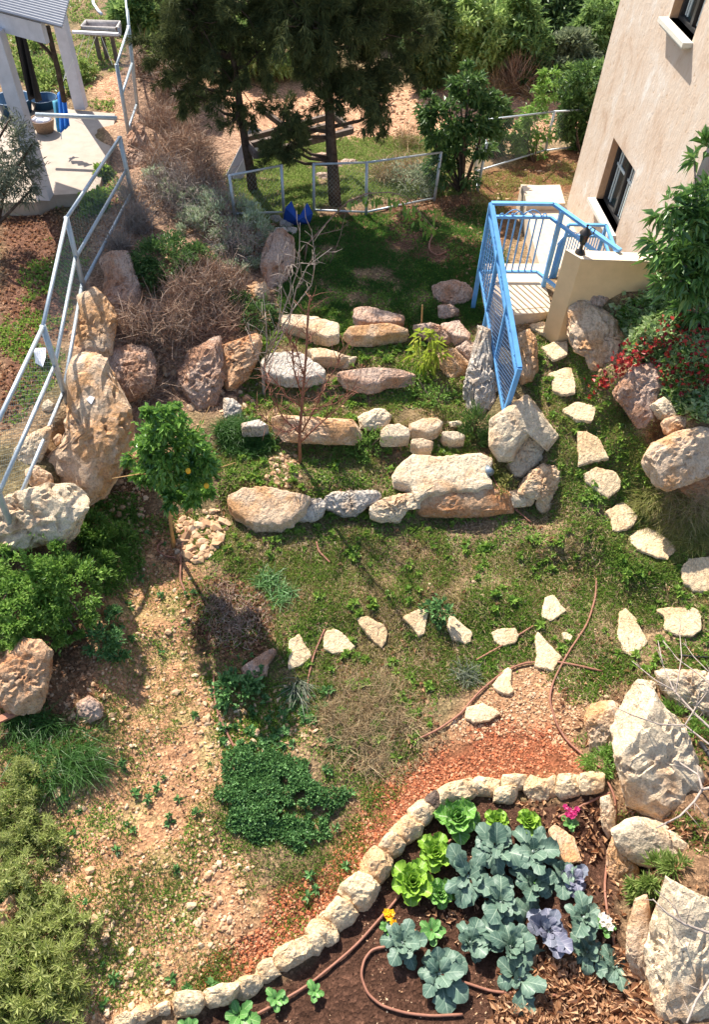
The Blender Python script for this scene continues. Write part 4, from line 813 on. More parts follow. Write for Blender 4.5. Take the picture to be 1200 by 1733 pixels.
bs = at(76, 222, PTZ); bk = thing('laundry_basket', bs, 'round brown wicker basket of laundry on the patio beside the white post', 'basket')
MB().lathe(bs, [(0, 0), (.12, 0), (.17, .17), (.18, .18), (.165, .18), (.12, .03), (0, .03)], 20).build('wicker', M['basket'], bk, True)
m_ = MB(); V, Fc = ICO[2]
for k in range(7):
    c = bs + np.array([.08 * math.cos(k * 2.4), .08 * math.sin(k * 2.4), .16]); m_.add(V * [.07, .06, .05] * (1 + .3 * noise3(V * 2 + k))[:, None] + c, [tuple(f_) for f_ in Fc])
m_.build('laundry', M['laundry'], bk)
tb = at(28, 190, PTZ); o = MB().lathe(tb, [(0, 0), (.22, 0), (.27, .2), (.285, .2), (.28, .215), (.255, .21), (.21, .02), (0, .02)], 28).build('washing_tub', M['tub'], None, True); tag(o, 'dark blue round washing tub on the patio under the pergola', 'tub')
o = MB().lathe(at(76, 180, PTZ), [(0, 0), (.17, 0), (.2, .13), (.21, .13), (.19, .12), (.16, .02), (0, .02)], 24).build('washing_tub', M['tub'], None, True); tag(o, 'shallow blue basin behind the wicker basket', 'tub')
# trough on its stand and the white bar with strings
ty = at(170, 95, 1.25)[1]; tg = thing('trough', vp(170, 95, ty), 'rough grey trough standing on short legs beyond the pergola', 'trough')
t0q, t1q = vp(142, 42, ty), vp(199, 44, ty); V = []; ns = 10
for p_, s_ in ((t0q, 0), (t1q, 1)):
    for k in range(ns + 1):
        a_ = math.pi * k / ns; V.append(p_ + np.array([0, -.17 * math.cos(a_), -.2 * math.sin(a_) + .03]))
m_ = MB().add(V, [(k, k + 1, ns + 1 + k + 1, ns + 1 + k) for k in range(ns)] + [tuple(range(ns + 1)), tuple(range(2 * ns + 1, ns, -1))]); o = m_.build('basin', M['trough'], tg, True); s_ = o.modifiers.new('t', 'SOLIDIFY'); s_.thickness = .03
for x in (160, 172, 188):
    a_ = vp(x, 58, ty); MB().bar(dn(a_, hgt(a_[0], a_[1])), a_, .06).build('leg', M['grey_wood'], tg)
br = MB(); br.bar(at(122, 54, 2.2), at(200, 58, 2.2), .05, .035); o = br.build('washing_line_bar', M['white_wood'], None); tag(o, 'pale bar fixed to the far white post with washing strings tied to it', 'washing line')
ln = MB()
for a_, b_ in (((143, 58), (130, 95)), ((151, 58), (144, 97)), ((162, 60), (148, 98)), ((170, 60), (190, 110)), ((118, 88), (106, 140)), ((124, 98), (104, 142))): ln.tube([at(*a_, 2.19), at(*b_, 1.8)], .004, 4, False)
ln.build('string', M['curtain'], o)
o = MB().tube([P(155, -10, .02), P(158, 8, .02), P(166, 20, .02), P(172, 26, .02)], .03, 8).build('white_cable', M['paper'], None, True); tag(o, 'thick white cable lying on the ground behind the trough', 'cable')
# ------------------------------------------------------------------ between the pines
fr = [((415, 238), (433, 264)), ((433, 263), (596, 221)), ((596, 221), (562, 193)), ((414, 236), (560, 196)), ((446, 188), (492, 222)), ((425, 245), (560, 212))]
f0 = at(500, 240, 1.55); pf = thing('timber_platform_frame', dn(f0, 1.5), 'weathered timber frame fixed level between the two pine trunks', 'frame')
for a_, b_ in fr[:4] + fr[5:]: MB().bar(at(*a_, 1.55), at(*b_, 1.55), .06, .08).build('beam', M['grey_wood'], pf)
MB().bar(at(446, 188, 1.75), at(492, 222, 1.55), .06, .07).build('brace', M['grey_wood'], pf)
for k, (a_, b_) in enumerate([((388, 302), (432, 214)), ((400, 306), (444, 222))]):
    q_ = P(*a_); m_ = MB().bar(q_, vp(b_[0], b_[1], q_[1] + .5), .13, .03, up=(0, 1, 0)); o = m_.build('leaning_board', M['white_wood']); tag(o, ['long pale board leaning beside the left pine, the outer of two', 'pale board leaning beside the left pine, nearer to its trunk'][k], 'board')
tp_ = [(480, 375), (483, 352), (492, 341), (501, 364), (514, 366), (520, 344), (529, 361), (523, 378), (503, 382)]
ym = P(500, 380)[1]; V = [vp(x, y, ym + (.08 if k in (2, 5) else -.02 * (k % 3))) for k, (x, y) in enumerate(tp_)]; V.append(vp(503, 372, ym - .12))
o = MB().add(V, [(k, (k + 1) % 9, 9) for k in range(9)]).build('tarpaulin', M['navy'], None, False); s_ = o.modifiers.new('t', 'SOLIDIFY'); s_.thickness = .02; tag(o, 'small navy blue tarpaulin bunched over stones at the gap in the rear fence', 'tarpaulin')
# ------------------------------------------------------------------ garden odds and ends
sq_ = P(820, 806, .12); sg_ = thing('garden_spotlight', sq_, 'small grey garden spotlight lying at the right edge of the largest pale slab', 'spotlight')
MB().tube([sq_ + [0, 0, .02], sq_ + [.03, -.10, .05]], [.035, .045], 14).build('housing', M['alu'], sg_, True)
MB().tube([sq_ + [-.01, .04, .02], sq_ + [0, -.002, .022]], [.03, .04], 14).build('rear_cap', M['black'], sg_, True)
MB().tube([sq_ + [.0, 0, .0], sq_ + [0, 0, -.10]], .008, 6).build('stem', M['black'], sg_, True)
PI_ = [('K', [(120,1262),(165,1245),(400,1115),(630,925),(740,800),(820,710),(930,560),(1060,430),(1110,400)], 'long brown drip pipe running diagonally through the bed beside the edging stones'),
 ('K', [(775,925),(745,928),(710,940),(675,985),(658,1060),(690,1150),(760,1210),(880,1245),(1000,1258),(1150,1250)], 'brown drip pipe curling in a hook left of the nearest cauliflowers'),
 ('L', [(470,300),(530,270),(620,225),(720,180)], 'short brown pipe ending at the top right corner of the bed'),
 ('L', [(710,130),(742,200),(748,300),(720,430),(700,540),(692,640),(705,760),(735,860),(742,950)], 'brown pipe running down the right side of the bed below the boulders'),
 ('L', [(-20,1085),(60,1110),(150,1140),(300,1150),(420,1160),(520,1150),(590,1110)], 'brown pipe between the nearest cauliflowers and the dry leaves'),
 ('P', [(690,1260),(740,1238),(780,1210),(808,1175),(850,1140),(885,1124),(937,1121),(976,1128),(1018,1138)], 'long arched brown hose across the lower lawn above the red gravel'),
 ('I', [(655,345),(650,440),(610,570),(520,700),(445,840),(425,930),(460,1050),(510,1130),(600,1210),(680,1265)], 'brown hose dropping from the lawn to the bed corner, crossing the arched hose'),
 ('I', [(75,740),(200,670),(350,575)], 'short straight brown pipe over the oval lawn stone'),
 ('H', [(485,590),(430,720),(400,850),(405,950)], 'curved brown pipe piece between two stones of the lawn row'),
 ('H', [(445,170),(455,215),(490,250),(510,270)], 'short piece of brown pipe on the lawn in front of the lowest terrace edge'),
 ('F', [(110,1280),(150,1400),(230,1530),(340,1620)], 'brown pipe coming down past the garden spotlight to the lawn'),
 ('G', [(1085,850),(1085,950),(1110,1060),(1160,1160),(1190,1220)], 'brown pipe on the bare soil left of the dark green bush'),
 ('G', [(945,115),(920,210),(918,300),(915,370),(940,430)], 'thin pipe going down from the foot of the lemon tree'),
 ('G', [(895,260),(840,250),(800,225),(800,195),(830,180)], 'short looped pipe at the foot of the lemon tree'),
 ('B', [(1010,1140),(990,1180),(990,1220),(1030,1245),(1070,1225)], 'dark hose loop on the shaded lawn left of the blue railing')]
for k, pts, lb in PI_:
    q_ = zq(k, pts); ts = np.linspace(0, len(q_) - 1, len(q_) * 5); xs = np.interp(ts, range(len(q_)), q_[:, 0]); ys = np.interp(ts, range(len(q_)), q_[:, 1])
    for _ in range(3): xs[1:-1] = (xs[:-2] + 2 * xs[1:-1] + xs[2:]) / 4; ys[1:-1] = (ys[:-2] + 2 * ys[1:-1] + ys[2:]) / 4
    w_ = P(xs, ys, .022); w_[1:-1, 2] = (w_[:-2, 2] + w_[2:, 2]) / 2 + .004
    o = MB().tube(list(w_), .0105, 7).build('irrigation_pipe', M['pipe'], None, True); tag(o, lb, 'pipe', 'irrigation pipes in the garden')
q_ = zq('F', [(1000,1490),(1060,1410),(1130,1360),(1230,1325)]); w_ = P(q_[:, 0], q_[:, 1], .12)
o = MB().tube(list(w_), .01, 7).build('black_hose', M['black'], None, True); tag(o, 'thin black hose lying over the orange boulder at the right edge', 'hose')
q_ = zq('I', [(1050,718),(1120,725),(1180,728),(1240,722)]); o = MB().tube(list(P(q_[:, 0], q_[:, 1], .03)), .01, 7).build('black_hose', M['black'], None, True); tag(o, 'black hose half buried beside the wide four sided stepping stone', 'hose')
q_ = zq('I', [(1105,1190),(1130,1225),(1150,1257),(1170,1300)]); o = MB().tube(list(P(q_[:, 0], q_[:, 1], .25)), .02, 7).build('black_hose', M['black'], None, True); tag(o, 'thick black hose between the two large boulders at the lower right', 'hose')
a_, b_ = P(-20, 1240, .12), P(68, 1198, .10); o = MB().bar(a_, b_, .06, .03).build('broken_board', M['old_board']); tag(o, 'reddish broken board lying across the long grass at the left edge', 'board')
a_ = P(713, 560); o = MB().bar(a_, vp(715, 516, a_[1]), .018).build('garden_stake', M['stake']); tag(o, 'short thin stake standing behind the mango sapling', 'stake')
q_ = zq('D', [(438,740),(455,722),(480,732),(470,750),(462,765)]); 
bpy.context.view_layer.update(); dg = bpy.context.evaluated_depsgraph_get()
def hit(px, py, up=.01):
    d = ray(px, py); ok, loc, nn_, ix, ob, mm = S.ray_cast(dg, Vector((0, 0, H)), Vector(d).normalized()); return np.array(loc) + nn_ * 0 + np.array([0, 0, up])
sheet([hit(x, y) for x, y in ((146, 677), (152, 671), (160, 674), (157, 680), (154, 685))], 'paper', 'paper_scrap', 'small white scrap lying on the huge long boulder', 'paper', .003)

# ------------------------------------------------------------------ leaves and plants
def unit(a): return a / (np.linalg.norm(a, axis=-1, keepdims=True) + 1e-9)
def leafgeo(B, D, L, W, fold=.2, droop=.15, upness=1.0, r=rng):
    n = len(B); D = unit(D); L = np.broadcast_to(L, n)[:, None]; W = np.broadcast_to(W, n)[:, None]
    ref = np.array([0, 0, 1.0]) * upness + r.normal(size=(n, 3)) * .5
    S_ = unit(np.cross(D, ref)); Nn = np.cross(S_, D)
    mid = B + D * L * .45; tip = B + D * L; tip[:, 2] -= (droop * L)[:, 0]
    V = np.stack([B, mid + S_ * W / 2 + Nn * fold * W, tip, mid - S_ * W / 2 + Nn * fold * W], 1)
    return V.reshape(-1, 3)
def leaves(name, B, D, L, W, mat, parent=None, **k):
    V = leafgeo(B, D, L, W, **k); n = len(B); b4 = np.arange(n)[:, None] * 4
    lp = (b4 + np.array([0, 1, 2, 0, 2, 3])).ravel()
    return link_mesh(name, V, lp, np.full(2 * n, 3), M[mat], parent)
def dirs(n, up=.5, r=rng): d = r.normal(size=(n, 3)); d[:, 2] = abs(d[:, 2]) * .6 + up * 1.2; return unit(d)
def ell(cx_, cy_, rx, ry, pull=.5, y=None):
    rd = ray(cx_, cy_); rdn = rd / np.linalg.norm(rd)
    g_ = P(cx_, cy_) if y is None else vp(cx_, cy_, y)
    dep = (g_ - [0, 0, H]) @ FW; rw = rx * dep / F; rh = ry * dep / F
    return g_ - (rdn * rh * pull if y is None else 0), np.array([rw, rw * .85, rh])
def clumps(C, R, K, n, cl=.24, shell=.45, r=rng):
    u = unit(r.normal(size=(K, 3))); rad = r.uniform(shell, 1, K) ** .6; c = C + u * R * rad[:, None]
    k = r.integers(0, K, n); sz = r.uniform(.6, 1.3, K)[k]
    off = r.normal(size=(n, 3)) * cl * R.mean() * sz[:, None] * np.array([1, 1, .75])
    p_ = c[k] + off; out = unit((p_ - C) / R) + unit(off) * .5
    return p_, out, c
def above(p_, h=.01): return p_[:, 2] > hgt(p_[:, 0], p_[:, 1]) + h
def shrub(name, label, cat, els, n, L, W, mat, K=30, cl=.22, up=.5, rnd=.6, group=None, stems=6, foot=None, y=None, pull=.5, fold=.2, droop=.15, bark='twig', shell=.45, stemr=.012, seed=None, jit=.35):
    r = np.random.default_rng(seed if seed is not None else int(els[0][0] * 7 + els[0][1]))
    EE = [ell(*e, pull=pull, y=y) for e in els]; ar = np.array([e[2] * e[3] for e in els], float); ar /= ar.sum()
    if foot is None: ft = EE[0][0].copy(); ft[2] = hgt(ft[0], ft[1])
    else: ft = np.array(foot, float)
    t_ = thing(name, ft, label, cat, group); B = []; D = []; CC = []
    for (C, R), a_ in zip(EE, ar):
        p_, o_, c_ = clumps(C, R, max(4, int(K * a_) + 2), int(n * a_), cl, shell, r); k = above(p_); B.append(p_[k]); D.append(o_[k]); CC.append(c_)
    B = np.vstack(B); D = np.vstack(D); m_ = len(B); D = unit(D) + r.normal(size=(m_, 3)) * rnd + np.array([0, 0, up])
    LL = L * r.uniform(1 - jit, 1 + jit, m_); WW = W * LL / L
    leaves('foliage', B, D, LL, WW, mat, t_, fold=fold, droop=droop, r=r)
    if stems:
        CC = np.vstack(CC); mb = MB()
        for k in r.choice(len(CC), min(stems, len(CC)), False):
            e_ = CC[k]; md = (ft + e_) / 2 + r.normal(size=3) * .06 * np.linalg.norm(e_ - ft); mb.tube([ft - [0, 0, .03], md, e_], [stemr, stemr * .7, stemr * .35], 6)
        mb.build('stem' if stemr < .03 else 'branch', M[bark], t_, True)
    return t_
def matp(name, label, cat, els, n, L, W, mat, hh, K, group=None, up=.9, rnd=.6):
    r = np.random.default_rng(int(els[0][0])); ft = P(els[0][0], els[0][1]); t_ = thing(name, ft, label, cat, group); B = []; ar = np.array([e[2] * e[3] for e in els], float); ar /= ar.sum()
    for (a, b_, rx, ry), f_ in zip(els, ar):
        m_ = int(n * f_); th = r.uniform(0, 6.283, m_); q_ = r.uniform(0, 1, m_) ** .5 * (1 + .12 * np.sin(th * 5 + a)); p_ = P(a + rx * q_ * np.cos(th), b_ + ry * q_ * np.sin(th)); lump = .55 + .6 * fbm2(p_[:, 0] * 7, p_[:, 1] * 7, 3)
        p_[:, 2] += hh * np.clip(1.05 - q_ ** 2.2, .05, 1) * lump * r.uniform(.5, 1, m_) + .01; B.append(p_)
    B = np.vstack(B); k = fbm2(B[:, 0] * 8 + 3, B[:, 1] * 8, 3) > -.2 - .5 * (B[:, 2] - hgt(B[:, 0], B[:, 1]) > .08); B = B[k]; m_ = len(B); LL = L * r.uniform(.6, 1.4, m_)
    leaves('foliage', B, r.normal(size=(m_, 3)) * rnd + [0, 0, up], LL, W * LL / L, mat, t_, r=r); return t_
def whorls(name, label, cat, els, n, hh, L, W, mat, per=26):
    r = np.random.default_rng(int(els[0][1])); ft = P(els[0][0], els[0][1]); t_ = thing(name, ft, label, cat); mb = MB(); B = []; D = []; ar = np.array([e[2] * e[3] for e in els], float); ar /= ar.sum()
    for (a, b_, rx, ry), f_ in zip(els, ar):
        for _ in range(int(n * f_)):
            th = r.uniform(0, 6.283); q_ = r.uniform() ** .5; p_ = P(a + rx * q_ * math.cos(th), b_ + ry * q_ * math.sin(th)); h = hh * r.uniform(.35, 1.2); tp = p_ + np.array([r.normal() * .05, r.normal() * .05 - .02, h]); mb.tube([p_, tp], [.004, .002], 4, False)
            s_ = r.uniform(.65, 1.2)
            for k in range(per):
                u = 1 - (k / per) ** 1.3 * .75; az = k * 2.4 + th; el = .9 - 1.0 * (k / per) + r.normal() * .2
                B.append(p_ + (tp - p_) * u); D.append(np.array([math.cos(az) * math.cos(el), math.sin(az) * math.cos(el), math.sin(el)]) * s_)
    B = np.array(B); D = np.array(D); sc = np.linalg.norm(D, axis=1) * (.75 + .5 * r.uniform(0, 1, len(B)))
    leaves('foliage', B, D, L * sc, W * sc, mat, t_, fold=.08, droop=.25, r=r); mb.build('stem', M['bush_mid'], t_); return t_
def twigs(name, label, cat, els, n, L, mat, r0=.004, group=None, up=.3, y=None, curl=.5, pull=.4, flat=1.0):
    """a mass of thin curved dry stalks"""
    r = np.random.default_rng(int(els[0][0] * 3 + els[0][1])); EE = [ell(*e, pull=pull, y=y) for e in els]; ft = EE[0][0].copy(); ft[2] = hgt(ft[0], ft[1])
    t_ = thing(name, ft, label, cat, group); V = []; LP = []; k0 = 0; ar = np.array([e[2] * e[3] for e in els], float); ar /= ar.sum()
    for (C, R), a_ in zip(EE, ar):
        m_ = int(n * a_); R = R * [1, 1.15, flat]; p_ = C + unit(r.normal(size=(m_, 3))) * R * (r.uniform(0, 1, m_) ** .5)[:, None]; p_[:, 2] = np.maximum(p_[:, 2], hgt(p_[:, 0], p_[:, 1]))
        d = unit(r.normal(size=(m_, 3)) + [0, 0, up]); S_ = unit(np.cross(d, r.normal(size=(m_, 3)))); Ls = L * r.uniform(.4, 1.3, m_)[:, None]; bend = unit(r.normal(size=(m_, 3)))
        pts = [p_ + d * Ls * f_ + bend * Ls * curl * f_ * f_ for f_ in (0, .33, .66, 1)]
        wd = [r0, r0 * .9, r0 * .7, r0 * .3]
        S2 = np.cross(S_, d)
        ring = []
        for q_, w_ in zip(pts, wd): ring.append(np.stack([q_ + S_ * w_, q_ - S_ * w_ * .5 + S2 * w_ * .87, q_ - S_ * w_ * .5 - S2 * w_ * .87], 1))
        vv = np.stack(ring, 1).reshape(m_, 12, 3); V.append(vv.reshape(-1, 3))
        fq = np.array([[i * 3 + j, i * 3 + (j + 1) % 3, i * 3 + 3 + (j + 1) % 3, i * 3 + 3 + j] for i in range(3) for j in range(3)]).ravel()
        LP.append((np.arange(m_)[:, None] * 12 + fq + k0).ravel()); k0 += m_ * 12
    LP = np.concatenate(LP); link_mesh('stalks', np.vstack(V), LP, np.full(len(LP) // 4, 4), M[mat], t_)
    return t_
# ---- pines
def pine(label, base_px, trunk_px, lowels, y, seed, topz=4.3, r0=.085, n=62000):
    r = np.random.default_rng(seed); ft = P(*base_px); t_ = thing('pine_tree', ft, label, 'pine tree', 'pines behind the rear fence'); y = ft[1]
    tp = [ft - [0, 0, .1]] + [vp(a, b_, y) for a, b_ in trunk_px]; tp.append(np.array([tp[-1][0] + .05, y, topz]))
    rr = np.linspace(r0, .02, len(tp)); MB().tube(tp, rr, 12).build('trunk', M['bark'], t_, True)
    B = []; D = []; br = MB(); CC = []
    for e in lowels:
        C, R = ell(*e[:4], y=y + e[4]); R[1] = min(R[0], 1.1)
        CC.append((C, R))
    for k in range(10):
        z = r.uniform(3.0, topz); a = r.uniform(0, 6.28); rad = (topz + .5 - z) * .55; C = np.array([tp[-1][0] + math.cos(a) * rad * .6, y + math.sin(a) * rad * .6, z]); CC.append((C, np.array([.55, .55, .4])))
    vol = np.array([np.prod(R) ** .8 for C, R in CC]); vol /= vol.sum()
    for (C, R), v_ in zip(CC, vol):
        m_ = int(n * v_ / 16); K = max(5, m_ // 26); u = unit(r.normal(size=(K, 3))); c = C + u * R * (r.uniform(.15, 1, K) ** .6)[:, None]
        k = r.integers(0, K, m_); td = unit(r.normal(size=(K, 3)) * [1, 1, .5] + unit(C - tp[-1]) * -.0 + [0, 0, -.25])[k]
        tw = c[k] + td * r.uniform(0, .34, m_)[:, None] + r.normal(size=(m_, 3)) * .035            # tufts along twigs
        b_ = np.repeat(tw, 16, 0); d_ = unit(np.repeat(td, 16, 0) * .9 + r.normal(size=(m_ * 16, 3)) * .65 + [0, 0, -.2]); B.append(b_); D.append(d_)
        trunkp = np.array([np.interp(C[2], [q_[2] for q_ in tp], [q_[0] for q_ in tp]), y, max(C[2] - .2, ft[2] + .6)])
        br.tube([trunkp, (trunkp + C) / 2 + [0, 0, -.06], C], [.03, .02, .008], 6)
        for q_ in c[:14]: br.tube([C, (C + q_) / 2 + r.normal(size=3) * .04, q_], [.01, .007, .003], 4)
    br.build('branch', M['bark'], t_, True)
    B = np.vstack(B); D = np.vstack(D); L = r.uniform(.07, .13, len(B)); leaves('needles', B, D, L, np.full(len(B), .0095), 'pine', t_, fold=0, droop=.1, r=r)
    return t_
pine('big pine with a straight dark trunk rising behind the rear fence', (568, 346), [(564, 300), (560, 240), (557, 170), (556, 100), (556, 30)],
     [(600,50,110,70,0),(560,125,85,45,0),(655,120,60,65,.2),(660,178,45,26,.3),(600,160,60,38,-.3),(700,50,42,66,.2),(520,40,55,50,-.2),(600,10,120,40,0),(490,200,36,42,-.1),(486,250,36,38,-.1),(480,215,40,34,-.2),(492,240,34,34,0),(470,262,26,26,-.1),(520,140,28,40,0)], 0, 3, 4.3, .1, 120000)
pine('slimmer pine leaning right, left of the big pine', (428, 322), [(424, 290), (416, 250), (406, 180), (396, 110), (385, 40)],
     [(380,50,80,60,0),(335,100,60,48,.1),(395,140,55,55,-.2),(300,30,45,45,.2),(350,170,45,40,0),(400,200,36,38,-.2),(435,90,30,55,0),(320,60,60,50,0),(285,55,44,50,.2),(300,125,36,40,.1),(450,20,40,35,.2)], 0, 4, 4.0, .08, 100000)
# ---- forest and far shrubs
FT = [(800,60,72,85,'forest_light','light green bushy tree right of the big pine at the forest edge'),(728,70,36,85,'forest_dark','narrow dark tree directly right of the big pine crown'),(872,66,58,75,'forest_mid','mid green tree in the middle of the forest edge'),
(960,100,55,40,'forest_grey','grey green round shrub at the forest edge'),(1020,50,55,62,'forest_mid','green tree at the forest edge beside the house wall'),(905,128,46,28,'forest_dark','low dark bush in front of the middle of the forest edge'),(1000,140,50,26,'forest_mid','low green bush at the forest edge next to the house'),
(680,25,55,50,'forest_mid','tree seen behind the big pine crown'),(450,70,75,55,'forest_light','yellow green tree seen between the two pines'),(300,95,45,38,'bush_lime','yellow green bush behind the slimmer pine'),(840,5,55,40,'forest_light','light tree at the top edge above the light green bushy tree'),
(930,20,55,40,'forest_dark','dark tree at the top edge, middle of the forest'),(760,10,50,40,'forest_dark','dark tree at the top edge right of the big pine'),(1060,0,50,40,'forest_light','light tree at the top edge beside the house'),(240,25,45,40,'forest_mid','tree at the top edge above the brambles'),]
for i, (x, y_, rx, ry, mt, lb) in enumerate(FT):
    fp = P(x, y_ + ry * 1.0); yy = fp[1] + .2
    els = [(x, y_, rx, ry * .95), (x - rx * .45, y_ + ry * .2, rx * .55, ry * .55), (x + rx * .45, y_ + ry * .15, rx * .5, ry * .6), (x, y_ - ry * .5, rx * .6, ry * .5)]
    t_ = shrub('forest_tree', lb, 'tree', els, 9000, .15, .05, mt, 80, .12, .2, .8, 'trees of the forest edge', 7, foot=(fp[0], fp[1] + .3, fp[2]), y=yy, bark='bark', stemr=.06, shell=.3)
def sh(*a, **k): return shrub(*a, **k)
foot = P(783, 325)
sh('citrus_tree', 'dark leafy tree between the two rear fences', 'tree', [(755,200,42,60),(800,230,45,62),(790,150,30,40),(770,280,50,40),(830,180,20,40),(725,190,22,30)], 5600, .10, .042, 'bush_dark', 60, .14, .0, .7, foot=foot, y=foot[1] + .1, bark='bark', stemr=.03, stems=10)
f2_ = P(985, 262); sh('hedge_shrub', 'dense green shrub behind the rear fence next to the house', 'shrub', [(985,195,38,58),(1000,150,35,35),(955,180,30,45),(1010,215,25,35)], 6500, .09, .035, 'bush_dark', 60, .15, .2, .7, foot=f2_, y=f2_[1] + .5, bark='bark', stemr=.02)
f2_ = P(905, 275); sh('hedge_shrub', 'open young shrub in the middle of the rear right fence', 'shrub', [(905,225,32,45),(925,150,14,42),(888,240,22,30)], 2200, .09, .035, 'bush_mid', 40, .16, .2, .7, foot=f2_, y=f2_[1] + .3, bark='bark', stemr=.015)
f2_ = P(838, 270); sh('hedge_shrub', 'leafy shrub at the left post of the rear right fence', 'shrub', [(842,225,24,42),(850,190,20,25)], 2200, .09, .035, 'bush_dark', 40, .16, .2, .7, foot=f2_, y=f2_[1] + .3, bark='bark', stemr=.015)
twigs('dry_tussock', 'reddish brown dry grass tussock standing before the forest', 'grass tussock', [(870,150,20,24)], 1300, .5, 'dryweed', .008, up=1.6, curl=.2)
twigs('dry_scrub', 'grey brown dry scrub right and left of the reddish tussock', 'scrub', [(835,158,28,14),(905,160,30,14),(940,150,20,14)], 900, .35, 'straw', .006, up=.6)
twigs('dry_scrub', 'dry tangled scrub behind the rear fence panel, right of the big pine', 'scrub', [(690,290,48,30),(650,300,30,26),(730,300,22,30),(690,240,28,24)], 2000, .22, 'straw', .003, up=.5)
sh('scrub_bush', 'dark low bush inside the dry scrub behind the rear fence', 'bush', [(690,310,42,26)], 1600, .05, .02, 'bush_pale', 20, .2, .3, .7)
# ---- left slope
twigs('bramble', 'brown dry brambles along the upper left fence, highest part', 'brambles', [(262,60,26,60),(248,120,24,40),(290,150,30,50)], 2600, .3, 'dryweed', .004, up=.3)
twigs('bramble', 'thick tangle of pinkish dry brambles below the slimmer pine', 'brambles', [(285,230,45,50),(318,265,48,45),(335,310,50,30),(275,290,30,40)], 6500, .26, 'dryweed', .0035, up=.3)
twigs('dry_weeds', 'brown dry weeds between the boulders right of the left fence', 'weeds', [(330,500,50,45),(290,560,50,60),(235,560,36,50),(370,540,50,30),(240,660,30,40)], 6500, .2, 'dryweed', .003, up=.8)
twigs('dry_weeds', 'rust coloured seed heads on tall dry weeds left of the bare sapling', 'weeds', [(340,470,34,30),(310,510,24,40),(380,480,40,30)], 2600, .16, 'dryweed', .004, up=1.3)
twigs('dry_weeds', 'dry stalks on the bank left of the patio corner boulder', 'weeds', [(235,380,24,40),(215,330,18,20),(200,420,20,26)], 1300, .2, 'twig_grey', .0035, up=1.0)
sh('rosemary', 'grey green feathery rosemary bush on the left bank', 'shrub', [(380,372,66,38),(420,400,42,32),(345,385,46,32),(395,440,46,24),(330,345,36,24)], 15000, .06, .011, 'rosemary', 170, .10, 1.1, .55, fold=0)
twigs('dry_weeds', 'grey bare woody stalks around the rosemary', 'weeds', [(350,360,70,50),(290,330,50,60),(400,420,50,40)], 3500, .16, 'twig_grey', .003, up=1.0)
sh('rosemary', 'smaller grey green rosemary right of the fence corner', 'shrub', [(290,330,30,22),(262,300,20,22)], 2200, .06, .010, 'rosemary', 50, .18, 1.1, .5, fold=0)
sh('bank_shrub', 'dark green shrub growing below the rosemary', 'shrub', [(280,440,56,40),(325,440,36,40),(250,470,28,28)], 9500, .045, .018, 'bush_dark', 60, .16, .4, .6)
sh('bank_shrub', 'dark green shrub over the orange rock left of the bare sapling', 'shrub', [(425,540,40,28),(400,515,24,20)], 2800, .045, .018, 'bush_dark', 40, .16, .4, .6)
sh('olive_tree', 'grey green olive tree cut by the left photo edge', 'olive tree', [(5,250,50,60),(30,300,38,40),(-20,320,50,40),(45,245,18,30)], 5200, .07, .013, 'olive', 90, .16, .3, .9, y=8.6, foot=at(-40, 420, 1.3), bark='bark', stemr=.03, fold=0)
for x, y_, rx, ry, lb in ((75,120,40,22,'bright green weeds between the pergola posts, far patch'),(90,150,40,20,'bright green weeds just behind the patio edge'),(135,130,28,22,'green weeds right of the far pergola post'),(178,303,14,18,'green weeds between the patio edge and the left fence'),(165,345,24,18,'lush green weeds below the patio corner'),(30,80,40,20,'green weeds behind the nearer pergola post')):
    sh('weed_patch', lb, 'weeds', [(x, y_, rx, ry)], 1500, .07, .035, 'bush_lime' if y_ < 200 else 'clover', 25, .2, .5, .6, stems=0)
# ---- left edge bushes
sh('leafy_bush', 'bright green bush with divided leaves spilling over the brown boulder at the left edge', 'bush', [(55,950,75,38),(110,985,60,50),(45,1020,70,48),(120,1050,38,36),(60,1080,52,34),(20,1060,40,50)], 19000, .045, .018, 'bush_mid', 150, .10, .6, .6, pull=1.1)
sh('leafy_bush', 'shaded green bush right of the pale pitted boulder', 'bush', [(150,900,40,40),(190,920,38,38),(160,960,34,28)], 7000, .05, .014, 'bush_mid', 80, .12, .7, .6)
sh('weed_patch', 'blue green weeds on the soil right of the left leafy bush', 'weeds', [(170,1085,32,22),(195,1050,20,22),(195,1110,14,14)], 1500, .05, .02, 'bush_blue', 24, .2, .6, .6, stems=0)
whorls('pale_shrub', 'yellowish green tall weeds along the left edge', 'shrub', [(25,1400,45,70),(65,1430,50,46),(45,1330,36,40),(20,1500,44,44)], 170, .22, .055, .012, 'gold_weed')
whorls('pale_shrub', 'pale goldenrod like plants with whorled leaves filling the bottom left corner', 'shrub', [(50,1650,80,60),(110,1690,50,50),(30,1710,60,50),(40,1590,50,36)], 125, .22, .075, .013, 'gold_weed')
whorls('weed_patch', 'light green weeds in front of the yellowish tall weeds', 'weeds', [(80,1530,46,30),(125,1570,36,24)], 70, .14, .05, .012, 'gold_weed')
